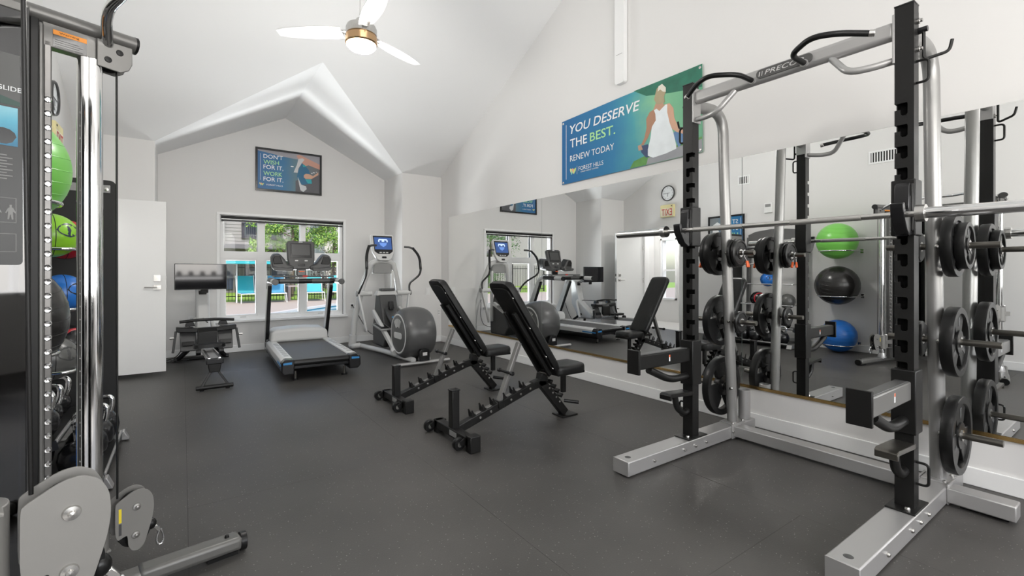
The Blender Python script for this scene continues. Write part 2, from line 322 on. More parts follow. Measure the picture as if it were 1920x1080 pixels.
# ------------------------------------------------------------------ mirrors
edges = [6.905, 4.458, 1.955, -.55]
for k in range(3):
    y1, y0 = edges[k], edges[k + 1]
    t = thing('wall_mirror', ['frameless mirror panel farthest along the right wall, behind the two benches', 'frameless mirror panel on the right wall beside the left leg of the power rack', 'frameless mirror panel on the right wall behind the power rack weight plates'][k], 'mirror', (XR, (y0 + y1) / 2, .3), 'mirror panels along the right wall')
    MB().box(3.592, 3.5985, y0 + .002, y1 - .002, .30, 2.088).build('glass_back', mat('mirror_edge', (.25, .3, .28), .3), t, smooth=0)
    MB().flat([(y0 + .002, .30), (y1 - .002, .30), (y1 - .002, 2.088), (y0 + .002, 2.088)], (3.5915, 0, 0), Y_, Z_).build('mirror_face', MIRROR, t, smooth=0)
    MB().box(3.585, 3.5995, y0, y1, .288, .301).box(3.583, 3.586, y0, y1, .288, .308).build('brass_channel', BRASS, t, smooth=0)

# ------------------------------------------------------------------ wall pieces
def logo(o, a, b, s, par):                    # four-leaf emblem
    cols = [(.75, .72, .30), (.25, .60, .45), (.85, .40, .20), (.55, .70, .25)]
    for i, (x, y, rot) in enumerate(((.0, .1, 115), (.2, .0, 70), (.45, .05, 110), (.75, .05, 60))):
        m = mat('emblem_colour_%d' % i, cols[i], .5); p = []
        for k in range(10):
            q = 2 * pi * k / 10; u = .48 * cos(q); v = .2 * sin(q) * (1 + .2 * cos(q)); c, sn = cos(R(rot)), sin(R(rot)); p.append(((x + .12 + u * c - v * sn) * s, (.5 + y + u * sn + v * c) * s))
        MB().flat(p, V(o) + V(a).cross(V(b)) * (.0006 + i * .0002), a, b).build('emblem_leaf', m, par, smooth=0)
def grad(name, stops, axis=0, scale=1., blotch=None):
    m = bpy.data.materials.new(name); m.use_nodes = True; t, bs = nodes(m); bs.inputs['Roughness'].default_value = .42
    tc = t.nodes.new('ShaderNodeTexCoord'); sp = t.nodes.new('ShaderNodeSeparateXYZ'); L = t.links.new
    mp = t.nodes.new('ShaderNodeMapping'); L(tc.outputs['Generated'], mp.inputs[0]); L(mp.outputs[0], sp.inputs[0])
    src = sp.outputs[axis]
    cr = t.nodes.new('ShaderNodeValToRGB'); e = cr.color_ramp.elements
    while len(e) < len(stops): e.new(.5)
    for i, (p, c) in enumerate(stops): e[i].position = p; e[i].color = (*c, 1)
    if blotch:
        n = t.nodes.new('ShaderNodeTexNoise'); n.inputs['Scale'].default_value = blotch[0]; n.inputs['Detail'].default_value = 5; L(tc.outputs['Object'], n.inputs['Vector'])
        ma = t.nodes.new('ShaderNodeMath'); ma.operation = 'MULTIPLY_ADD'; L(n.outputs[0], ma.inputs[0]); ma.inputs[1].default_value = blotch[1]
        mb = t.nodes.new('ShaderNodeMath'); mb.operation = 'SUBTRACT'; L(src, mb.inputs[0]); mb.inputs[1].default_value = blotch[1] / 2; L(mb.outputs[0], ma.inputs[2]); src = ma.outputs[0]
    L(src, cr.inputs[0]); L(cr.outputs[0], bs.inputs['Base Color']); return m
BO = V((3.583, 4.075, 2.19)); BA, BBv = NY, Z_       # banner: u runs along -Y, v up
ban = thing('wall_banner', 'blue vinyl banner with a seated woman and YOU DESERVE THE BEST lettering above the mirror', 'banner', (3.59, 3.18, 2.19))
bm_mat = grad('banner_print', [(0, (.012, .13, .33)), (.45, (.02, .19, .38)), (.62, (.06, .33, .38)), (.75, (.22, .52, .30)), (1, (.10, .36, .20))], 1, blotch=(2.2, .3))
# generated Y runs low to high along Y, so the ramp is mirrored
cr = [n for n in bm_mat.node_tree.nodes if n.type == 'VALTORGB'][0]
st = [(1 - e.position, tuple(e.color)) for e in cr.color_ramp.elements][::-1]
for e, (p, c) in zip(cr.color_ramp.elements, st): e.position = p; e.color = c
MB().prism([(0, 0), (1.785, .01), (1.78, .755), (.9, .745), (0, .725)], BO, BA, BBv, (.003, 0, 0)).build('vinyl_sheet', bm_mat, ban, smooth=0)
for u, v in ((.02, .02), (.02, .70), (1.76, .73), (1.765, .03)): MB().lathe([(0, .003), (.006, .003), (.012, .0015), (.014, 0)], BO + BA * u + BBv * v, NX, 12).build('eyelet', STEEL, ban)
PT = dict(grass=((.10, .28, .06), [(1.0, .008), (1.05, .07), (1.2, .10), (1.78, .14), (1.782, .012)]),
    mat=((.30, .31, .33), [(1.2, .009), (1.22, .07), (1.55, .105), (1.781, .12), (1.784, .012)]),
    foliage=((.02, .16, .10), [(1.05, .752), (1.2, .66), (1.5, .60), (1.782, .56), (1.78, .753)]),
    kneeR=((.10, .22, .42), [(1.49, .24), (1.55, .25), (1.62, .22), (1.66, .16), (1.55, .10)]), kneeL=((.03, .06, .14), [(1.14, .2), (1.22, .2), (1.26, .08), (1.2, .075), (1.14, .14)]),
    handL=((.50, .30, .2), [(1.1, .21), (1.14, .215), (1.16, .16), (1.11, .16)]),
    armL=((.42, .22, .13), [(1.30, .51), (1.24, .495), (1.2, .44), (1.205, .36), (1.18, .27), (1.14, .21), (1.17, .2), (1.22, .26), (1.27, .35), (1.33, .42)]),
    armR=((.62, .36, .24), [(1.40, .52), (1.46, .515), (1.5, .46), (1.51, .37), (1.55, .28), (1.62, .23), (1.61, .20), (1.53, .24), (1.46, .30), (1.43, .40)]),
    neck=((.52, .30, .2), [(1.31, .56), (1.39, .56), (1.40, .5), (1.35, .47), (1.28, .50)]),
    top=((.78, .83, .85), [(1.29, .50), (1.32, .505), (1.35, .475), (1.39, .50), (1.42, .515), (1.435, .51), (1.435, .44), (1.46, .34), (1.5, .24), (1.53, .12), (1.53, .09), (1.42, .07), (1.28, .06), (1.22, .09), (1.22, .15), (1.25, .25), (1.265, .35), (1.31, .40), (1.305, .46)]),
    hair=((.40, .33, .20), [(1.3, .63), (1.32, .69), (1.36, .71), (1.41, .67), (1.42, .63), (1.4, .59), (1.41, .54), (1.37, .535), (1.32, .545), (1.29, .6)]),
    hairlight=((.75, .72, .62), [(1.33, .66), (1.34, .705), (1.38, .715), (1.42, .67), (1.42, .63), (1.39, .64), (1.36, .67)]))
for i, (k, (c, p)) in enumerate(PT.items()): MB().flat(p, BO + NX * (.0008 + .0002 * i), BA, BBv).build('printed_figure', mat('print_' + k, c, .5, noise=.6 if k in ('grass', 'foliage') else .12, nscale=9), ban, smooth=0)
F = BO + NX * .0006
text('YOU DESERVE', F + BA * .135 + BBv * .55, BA, BBv, PRW, ban, .99, .097, .003, shear=.18, bold=.009)
text('THE', F + BA * .14 + BBv * .395, BA, BBv, PRW, ban, .27, .095, .003, bold=.009); text('BEST.', F + BA * .455 + BBv * .395, BA, BBv, PRG, ban, .36, .095, .003, bold=.009)
text('RENEW TODAY', F + BA * .14 + BBv * .24, BA, BBv, PRW, ban, .66, .066, .003)
text('FOREST HILLS', F + BA * .28 + BBv * .115, BA, BBv, PRW, ban, .37, .045, .003); text('APARTMENT HOMES', F + BA * .31 + BBv * .09, BA, BBv, PRW, ban, .27, .013, .003)
MB().flat([(.072, .05), (.079, .05), (.079, .67), (.072, .67)], F + NX * .003, BA, BBv).build('rule_line', PRW, ban, smooth=0); MB().flat([(.252, .08), (.255, .08), (.255, .175), (.252, .175)], F + NX * .003, BA, BBv).build('rule_line', PRW, ban, smooth=0)
logo(F + NX * .002 + BA * .15 + BBv * .085, BA, BBv, .075, ban)

def frame_poster(o, a, b, W, H, label, m):
    n = V(a).cross(V(b)); t = thing('framed_poster', label, 'poster', V(o) + V(a) * W / 2)
    f = MB()
    for p in ([(0, 0), (W, 0), (W, .03), (0, .03)], [(0, H - .03), (W, H - .03), (W, H), (0, H)], [(0, .03), (.03, .03), (.03, H - .03), (0, H - .03)], [(W - .03, .03), (W, .03), (W, H - .03), (W - .03, H - .03)]): f.prism(p, o, a, b, n * .022)
    f.build('frame', BLKG, t, bev=.002); MB().prism([(.028, .028), (W - .028, .028), (W - .028, H - .028), (.028, H - .028)], V(o) + n * .004, a, b, n * .004).build('print_sheet', m, t, smooth=0)
    return t
po = V((.895, 7.995, 2.42))
pm = grad('back_poster_print', [(0, (.02, .13, .33)), (.38, (.02, .16, .34)), (.58, (.09, .19, .24)), (1, (.16, .15, .15))], 0, blotch=(6, .15))
ps = frame_poster(po, X_, Z_, .95, .655, 'black framed poster reading DONT WISH FOR IT WORK FOR IT above the far window', pm)
pf = po + NY * .0082
PP = [((.34, .33, .36), [(.03, .605), (.03, .625), (.92, .625), (.92, .50), (.6, .54), (.4, .555)]), ((.10, .10, .11), [(.56, .03), (.56, .2), (.72, .28), (.92, .33), (.92, .03)]), ((.60, .32, .24), [(.569, .6), (.62, .62), (.92, .5), (.92, .42), (.75, .47), (.70, .45), (.65, .50), (.60, .55)]),
      ((.62, .62, .62), [(.53, .33), (.58, .46), (.60, .55), (.66, .57), (.69, .55), (.65, .49), (.60, .40), (.59, .33)]),
      ((.02, .14, .26), [(.649, .49), (.697, .462), (.762, .384), (.77, .333), (.689, .288), (.73, .232), (.795, .248), (.803, .18), (.649, .146), (.577, .258), (.593, .346)]),
      ((.02, .38, .42), [(.66, .47), (.70, .46), (.72, .44), (.67, .43)]), ((.02, .38, .42), [(.70, .24), (.79, .25), (.80, .18), (.74, .18)]), ((.65, .38, .26), [(.681, .305), (.71, .33), (.754, .331), (.819, .304), (.898, .374), (.898, .33), (.795, .255), (.705, .247), (.68, .27)]),
      ((.6, .62, .63), [(.59, .27), (.641, .15), (.713, .127), (.722, .084), (.673, .036), (.63, .06), (.61, .15)])]
for i, (c, p) in enumerate(PP): MB().flat(p, pf + NY * (.0006 + .0002 * i), X_, Z_).build('printed_figure', mat('poster_print_%d' % i, c, .5), ps, smooth=0)
for u, v, r in ((.51, .42, .02), (.80, .345, .012), (.83, .36, .014), (.87, .375, .01)): MB().flat([(u + r * cos(k) * 1.2, v + r * .5 * sin(k)) for k in [i * .63 for i in range(10)]], pf + NY * .003, X_, Z_).build('printed_highlight', PRW, ps, smooth=0)
for i, (s_, m_, w_) in enumerate((("DON'T", PRW, .27), ('WISH', PRG, .215), ('FOR IT,', PRW, .275), ('WORK', PRG, .26), ('FOR IT.', PRW, .275))): text(s_, pf + X_ * .108 + Z_ * (.50 - .087 * i), X_, Z_, m_, ps, w_, .064 if s_[-1] != ',' else .074, .001, bold=.009)
text('FOREST HILLS', pf + X_ * .15 + Z_ * .085, X_, Z_, PRW, ps, .225, .024, .001); logo(pf + NY * .001 + X_ * .06 + Z_ * .075, X_, Z_, .045, ps)
MB().flat([(.066, .16), (.07, .16), (.07, .565), (.066, .565)], pf + NY * .001, X_, Z_).build('rule_line', PRW, ps, smooth=0)
lp = V((-.995, 4.40, 1.56))
ls = frame_poster(lp, Y_, Z_, .70, .66, 'black framed blue poster on the left wall, seen only in the mirror below the vent', grad('left_poster_print', [(0, (.02, .16, .40)), (.5, (.03, .22, .42)), (.75, (.22, .26, .28)), (1, (.25, .27, .28))], 1))
for i, (s_, m_) in enumerate((('ST', PRW), ('ST', PRW), ('HI', PRG))): text(s_, lp + X_ * .0085 + Y_ * .12 + Z_ * (.50 - .12 * i), Y_, Z_, m_, ls, .11, .075, .001, bold=.009)
MB().flat([(.07, .06), (.076, .06), (.076, .6), (.07, .6)], lp + X_ * .0095, Y_, Z_).build('rule_line', PRW, ls, smooth=0)
MB().flat([(.45, .2), (.5, .42), (.44, .5), (.52, .55), (.6, .5), (.62, .3), (.64, .1), (.5, .1)], lp + X_ * .0095, Y_, Z_).build('printed_figure', PRW, ls, smooth=0)
# clock, exit sign, vents, switches on the left wall
ck = thing('wall_clock', 'round black rimmed wall clock above the exit sign on the left wall', 'clock', (XL, 6.0, 2.8)); cc = V((XL + .002, 6.0, 2.80))
MB().lathe([(0, 0), (.155, 0), (.16, .008), (.16, .03), (.15, .04), (.142, .034), (.140, .02)], cc, X_, 40).build('rim', mat('clock_rim', (.06, .06, .06), .35), ck)
MB().lathe([(0, .021), (.141, .021)], cc, X_, 40).build('dial', PRW, ck)
for k in range(12):
    a = R(90 - 30 * (k + 1)); s_ = text(str(k + 1), cc + X_ * .022 + Y_ * (.112 * cos(a) - .01) + Z_ * (.112 * sin(a) - .011), Y_, Z_, BLK, ck, None, .022, .001, name='numeral')
for ang, L_, w_ in ((175, .07, .008), (92, .1, .006), (93, -.05, .006)):
    a = R(90 - ang); MB().bar(cc + X_ * .025, cc + X_ * .025 + Y_ * L_ * cos(a) + Z_ * L_ * sin(a), w_, .002, X_).build('clock_hand', BLK, ck)
ex = thing('exit_sign', 'pale yellow EXIT sign with red letters over the open door', 'sign', (XL, 6.0, 2.42))
MB().box(XL + .001, XL + .06, 5.84, 6.16, 2.31, 2.56).build('housing', mat('exit_sign_body', (.80, .72, .38), .5), ex, bev=.006)
MB().box(XL + .06, XL + .062, 5.855, 6.145, 2.325, 2.49).build('face', mat('exit_sign_face', (.85, .80, .62), .5), ex); text('EXIT', (XL + .0625, 5.875, 2.34), Y_, Z_, REDP, ex, .25, .135, .001, bold=.004)
MB().box(XL + .06, XL + .063, 5.87, 5.90, 2.52, 2.535).build('test_button', BLK, ex)
def vent(name, c, W, H, label, vert=False):
    t = thing(name, label, 'vent', (XL, c[0], c[1])); f = MB(); y, z = c
    f.box(XL, XL + .012, y - W / 2 - .025, y + W / 2 + .025, z - H / 2 - .025, z - H / 2).box(XL, XL + .012, y - W / 2 - .025, y + W / 2 + .025, z + H / 2, z + H / 2 + .025).box(XL, XL + .012, y - W / 2 - .025, y - W / 2, z - H / 2, z + H / 2).box(XL, XL + .012, y + W / 2, y + W / 2 + .025, z - H / 2, z + H / 2)
    f.build('grille_frame', TRIM, t, bev=.002); MB().box(XL + .0005, XL + .003, y - W / 2, y + W / 2, z - H / 2, z + H / 2).build('duct_back', BLK, t)
    n = int(W / .03)
    for i in range(n): q = y - W / 2 + (i + .5) * W / n; MB().bar((XL + .002, q - .006, z), (XL + .012, q + .004, z), H, .003, Y_).build('slat', TRIM, t, smooth=0)
vent('wall_vent', (2.38, 2.84), .32, .14, 'white slatted air vent high on the left wall above the cable machine'); vent('wall_vent', (4.42, 2.82), .16, .12, 'small square air vent high on the left wall above the poster')
def plate(name, o, a, b, W, H, label, kind, m=None):
    n = V(a).cross(V(b)); t = thing(name, label, 'outlet' if kind == 'o' else 'switch', o); m = m or WPL
    MB().prism(rrect(W, H, .005), o, a, b, n * .005).build('cover_plate', m, t, bev=.001)
    if kind == 'o':
        for s_ in (-.02, .02): MB().prism(rrect(.032, .028, .008, cy=s_), V(o) + n * .005, a, b, n * .002).build('socket', mat('socket_face', (.7, .7, .69), .4), t); MB().prism([(-.009, s_ - .006), (-.006, s_ - .006), (-.006, s_ + .006), (-.009, s_ + .006)], V(o) + n * .007, a, b, n * .0006).prism([(.006, s_ - .006), (.009, s_ - .006), (.009, s_ + .006), (.006, s_ + .006)], V(o) + n * .007, a, b, n * .0006).build('slots', BLK, t)
    else: MB().prism(rrect(.03, .06, .004), V(o) + n * .005, a, b, n * .004).build('rocker', m, t, bev=.001)
    return t
plate('wall_outlet', (2.33, 7.998, .60), X_, Z_, .075, .12, 'white outlet with a black plug on the far wall beside the elliptical', 'o')
plate('wall_outlet', (.10, 7.998, .50), X_, Z_, .075, .12, 'white outlet on the far wall behind the rowing machine', 'o')
plate('light_switch', (3.35, 7.198, .86), X_, Z_, .075, .12, 'white blank plate on the short wall left of the mirror', 's')
plate('light_switch', (XL + .001, 5.35, 1.2), Y_, Z_, .075, .12, 'white switch on the left wall beside the door casing', 's')
plate('wall_outlet', (3.55, 7.19, .5), X_, Z_, .04, .10, 'narrow white outlet in the corner between short wall and mirror', 'o')
tb = thing('thermostat', 'white plastic box on the left wall, seen in the mirror above the ball rack', 'thermostat', (XL, 3.98, 2.23))
MB().box(XL + .001, XL + .035, 3.92, 4.05, 2.19, 2.36).build('cover', WPL, tb, bev=.006); MB().box(XL + .035, XL + .037, 3.94, 4.03, 2.29, 2.34).build('display', MPL, tb)
tk = thing('cable_raceway', 'white vertical cable raceway running down the right wall from the ceiling', 'raceway', (3.59, 3.18, 3.1))
MB().prism(rrect(.12, 1.55, .03, cy=.775), (3.598, 3.18, 3.06), NY, Z_, (-.05, 0, 0)).build('channel', TRIM, tk, bev=.006)
MB().box(3.545, 3.55, 3.14, 3.22, 3.35, 3.352).build('cover_seam', MPL, tk)

# ------------------------------------------------------------------ ceiling fans
def fan(loc, label):
    t = thing('ceiling_fan', label, 'ceiling fan', (0, 0, 0), world=False)
    zc = EZ + .5 * (YF - loc[1])
    if loc[1] < 1.8: zc = RZ - .5 * (1.8 - loc[1])
    H = zc - loc[2]
    MB().cyl((0, 0, .1), (0, 0, H - .02), .014).build('downrod', TRIM, t); MB().lathe([(0.014, H - .09), (.05, H - .07), (.075, H - .02), (.075, H + .03)]).build('canopy', TRIM, t)
    MB().lathe([(0, .16), (.04, .155), (.055, .12), (.11, .10), (.118, .08), (.118, .03), (.10, .02)]).build('motor_housing', STEEL, t); MB().lathe([(.10, .022), (.121, .018), (.123, -.035), (.115, -.045), (.10, -.045)]).build('band', mat('warm_copper', (.62, .40, .22), .25, 1.), t)
    MB().lathe([(.112, -.04), (.112, -.055), (.095, -.075), (.05, -.085), (0, -.088)]).build('diffuser', LAMPG, t)
    for k in range(3):
        a = R(25 + 120 * k); d = V((cos(a), sin(a), 0)); n = V((-sin(a), cos(a), 0)); b = MB(); sec = []
        for i in range(9):
            q = .15 + .51 * i / 8; ww = .055 + .02 * sin(pi * min(1, i / 7)) - (.02 if i == 8 else 0); tw = .016 * (1 - i / 12)
            sec.append((d * q + n * ww + Z_ * (.05 + tw), d * q - n * ww + Z_ * (.05 - tw)))
        vs = [];
        for p, r in sec: vs += [p, r, r + Z_ * .007, p + Z_ * .007]
        fs = [(0, 1, 2, 3), (32, 35, 34, 33)]
        for i in range(8):
            for q in range(4): fs.append((i * 4 + q, i * 4 + (q + 1) % 4, i * 4 + 4 + (q + 1) % 4, i * 4 + 4 + q))
        b.add(vs, fs).build('blade', mat('fan_blade_white', (.80, .80, .79), .5), t); MB().bar(d * .10 + Z_ * .06, d * .2 + Z_ * .056, .05, .008).build('blade_arm', STEEL, t)
    t.location = loc; return t
fan((1.157, 3.71, 3.03), 'white three blade ceiling fan with a round glowing lamp on a long rod'); fan((1.157, -.1, 3.03), 'white ceiling fan behind the camera over the near end of the room')

# ------------------------------------------------------------------ adjustable benches
def bench():
    t = thing('weight_bench', 'x', 'weight bench', (0, 0, 0), 'adjustable weight benches facing the mirror', world=False)
    MB().box(-.035, .03, -.26, .25, .035, .095).box(-.035, .045, -.29, -.22, .0, .11).box(-.035, .045, .20, .26, .0, .095).build('rear_crossbar', BLK, t, bev=.006)
    MB().box(-.037, -.034, -.1, .0, .05, .085).build('crossbar_label', MPL, t)
    for y in (-.18, .27):
        wh = MB().lathe([(.018, -.02), (.038, -.02), (.043, -.012), (.043, .012), (.038, .02), (.018, .02)], (-.062, y, .045), Y_, 24).build('wheel', RUB, t); MB().lathe([(0, -.024), (.018, -.024), (.020, .0), (.018, .024), (0, .024)], (-.062, y, .045), Y_, 16).build('wheel_hub', STEEL, wh)
        MB().bar((-.062, y - .026, .045), (-.02, y - .026, .07), .006, .04).build('wheel_bracket', BLK, t, bev=.002)
    MB().box(-.03, .03, -.03, .03, .09, .355).build('handle_post', BLK, t, bev=.006); MB().box(-.033, .033, -.033, .033, .352, .362).build('post_cap', BLKG, t, bev=.003)
    MB().bar((.02, 0, .075), (.70, 0, .29), .055, .06).bar((.69, 0, .29), (.82, 0, .315), .055, .065).build('main_beam', BLK, t, bev=.006)
    MB().bar((.76, 0, .33), (1.03, 0, .02), .055, .07).build('front_leg', BLK, t, bev=.006); MB().box(.955, 1.12, -.07, .07, 0, .014).build('front_foot', BLK, t, bev=.004)
    d = V((.68, 0, .215)).normalized(); up = V((-d.z, 0, d.x)); base = V((.02, 0, .075)) + up * .03
    for k in range(6):
        p = base + d * (.14 + .095 * k)
        for yy in (-.028, .022): MB().prism([(-.012, 0), (.022, 0), (.012, .02), (.006, .05), (-.004, .052), (-.006, .03)], p + Y_ * yy, d, up, (0, .006, 0)).build('ladder_hook', BLK, t, bev=.001)
        MB().bar(p + d * .03 + up * .002, p + d * .075 + up * .002, .034, .004, up).build('ladder_pad', SILG, t, bev=.001)
        MB().lathe([(0, .004), (.009, .003), (.010, 0)], p - up * .03 + d * .05 - Y_ * .0275, NY, 10).build('bolt', STEEL, t)
    MB().bar((.37, 0, .19), (.565, 0, .64), .03, .045, Y_ ).build('support_strut', SILG, t, bev=.005)
    MB().box(.355, .405, -.04, .04, .17, .225).build('strut_foot', BLK, t, bev=.004)
    MB().cyl((.44, -.085, .43), (.44, .085, .43), .011).build('strut_grip', RUB, t)
    for y in (-.085, .085): MB().lathe([(.0, -.012), (.016, -.012), (.016, .012), (0, .012)], (.44, y, .43), Y_, 14).build('grip_knob', BLKG, t, bev=.002)
    # backrest pad: built flat then tilted
    a = V((.49, 0, -.72)).normalized(); n = V((.72, 0, .49)).normalized()
    o = V((.375, 0, 1.075))
    def pad(o, a, n, L, W0, W1, th, name, m=VINYL):
        P = []
        N = 24; out = []
        def hw(s_):
            e = min(s_, L - s_); base_ = W0 + (W1 - W0) * s_ / L; r = .075
            return base_ / 2 - (r - math.sqrt(max(0, r * r - (r - e) ** 2)) if e < r else 0) * .8
        ss = [0, .004, .012, .025, .045, .075] + [L * i / 12 for i in range(2, 11)] + [L - .075, L - .045, L - .025, L - .012, L - .004, L]
        prof = [(-1, 0), (-1, .55), (-.97, .8), (-.9, .95), (-.7, 1.02), (0, 1.06), (.7, 1.02), (.9, .95), (.97, .8), (1, .55), (1, 0)]
        vs = []; m_ = len(prof)
        for s_ in ss:
            k = min(1, .55 + .45 * min(s_, L - s_) / .03) if min(s_, L - s_) < .03 else 1
            for y, h in prof: vs.append(o + a * s_ + Y_ * (y * hw(s_)) + n * (h * th * k))
        fs = [tuple(range(m_)), tuple(range((len(ss) - 1) * m_ + m_ - 1, (len(ss) - 1) * m_ - 1, -1))]
        for i in range(len(ss) - 1):
            for q in range(m_): fs.append((i * m_ + q, i * m_ + (q + 1) % m_, (i + 1) * m_ + (q + 1) % m_, (i + 1) * m_ + q))
        return MB().add(vs, fs).build(name, m, t, smooth=50)
    pad(o - a * .03, a, n, .87, .27, .27, .062, 'backrest')
    MB().prism(rrect(.80, .22, .05, cx=.41), o - n * .012, a, Y_, n * .012).build('backrest_board', BLK, t, bev=.002)
    for y in (-.06, .06): MB().bar(o + a * .22 + Y_ * y - n * .028, o + a * .84 + Y_ * y - n * .028, .03, .03, n).build('backrest_rail', BLK, t, bev=.003)
    for s_ in (.1, .38, .66, .78): MB().lathe([(0, .006), (.011, .004), (.012, 0)], o + a * s_ - Y_ * .112 - n * .004, -n, 10).build('bolt', STEEL, t)
    MB().lathe([(0, .05), (.02, .05), (.02, -.05), (0, -.05)], o + a * .835 - n * .03, Y_, 14).build('hinge_pin', DSTEEL, t)
    MB().bar((.79, -.0, .315), (.80, 0, .375), .07, .07, Y_).build('hinge_bracket', BLK, t, bev=.004)
    pad(V((.86, 0, .372)), V((.999, 0, .02)), V((-.02, 0, 1)), .325, .27, .24, .06, 'seat'); MB().box(.88, 1.17, -.1, .1, .352, .374).build('seat_board', BLK, t, bev=.004)
    MB().bar((1.02, 0, .36), (1.02, 0, .19), .04, .03).build('seat_post', BLK, t, bev=.003)
    fd = V((.27, 0, -.31)).normalized(); fu = V((.31, 0, .27)).normalized()
    for k in range(4):
        p = V((.84, 0, .27)) + fd * (.055 * k) + fu * .03
        MB().prism([(-.014, 0), (.014, 0), (.006, .03), (-.004, .032)], p - Y_ * .028, fd, fu, (0, .056, 0)).build('seat_hook', BLK, t, bev=.001)
        MB().lathe([(0, .004), (.009, .003), (.010, 0)], p - fu * .035 + fd * .02 - Y_ * .0275, NY, 10).build('bolt', STEEL, t)
    MB().cyl((1.0, -.03, .13), (1.10, -.10, .115), .014).build('foot_grip', RUB, t)
    return t
bn = bench(); bn['label'] = 'nearer black adjustable weight bench with its backrest raised, in front of the mirror'; bn.location = (1.56, 2.92, 0)
bench2 = dup(bn, 'farther black adjustable weight bench, between its twin and the elliptical', (1.545, 3.97, 0))

# ------------------------------------------------------------------ power rack
rk = thing('power_rack', 'black and silver power rack with a barbell on it in front of the mirror', 'power rack', (2.8, 1.29, 0))
YL, YR = 1.86, .722
for yc, x0 in ((YL, 2.09), (YR, 2.035)):
    bm_ = MB().bar((x0, yc, .05), (3.5, yc, .05), .115, .085).build('base_beam', SIL, rk, bev=.006)
    MB().lathe([(0, .001), (.016, .0012), (.018, 0)], (x0 + .06, yc, .0925), Z_, 16).build('plug', GPL, bm_); MB().cyl((x0 + .07, yc, 0), (x0 + .07, yc, .012), .03).build('rubber_foot', RUB, bm_); MB().cyl((3.40, yc, 0), (3.40, yc, .012), .03).build('rubber_foot', RUB, bm_)
    MB().box(x0 - .004, x0, yc - .057, yc + .057, .010, .092).build('end_plate', SIL, bm_, bev=.001)
    for x in (2.32, 2.62, 2.74, 2.86): MB().lathe([(0, .012), (.007, .010), (.010, .004), (.010, 0)], (x, yc - .0575, .05), NY, 12).build('bolt', STEEL, bm_)
MB().bar((3.245, YR + .05, .055), (3.245, YL - .05, .055), .10, .075).build('cross_beam', SIL, rk, bev=.006)
MB().bar((3.215, YR - .057, .055), (3.215, .42, .055), .10, .075).build('cross_beam_end', SIL, rk, bev=.006); MB().box(3.2, 3.27, .45, .62, .0, .016).build('rubber_foot', RUB, rk)
for y, s_ in ((YR + .061, 1), (YL - .061, -1), (YR - .061, -1)): MB().box(3.17, 3.32, y - .004, y + .004, .006, .105).build('joint_plate', SIL, rk, bev=.002); MB().lathe([(0, .010), (.009, .008), (.011, 0)], (3.18, y + .004 * s_, .055), (0, s_, 0), 12).build('bolt', STEEL, rk)
MB().lathe([(.041, 0), (.041, .21), (.036, .212), (.036, .02)], (3.44, YL - .005, .094), Z_, 24).build('bar_holder', SIL, rk)
def notch(z): return [(0, z), (-.045, z), (-.049, z - .006), (-.049, z - .05), (-.042, z - .058), (-.028, z - .058), (-.022, z - .05), (-.022, z - .030), (0, z - .030)]
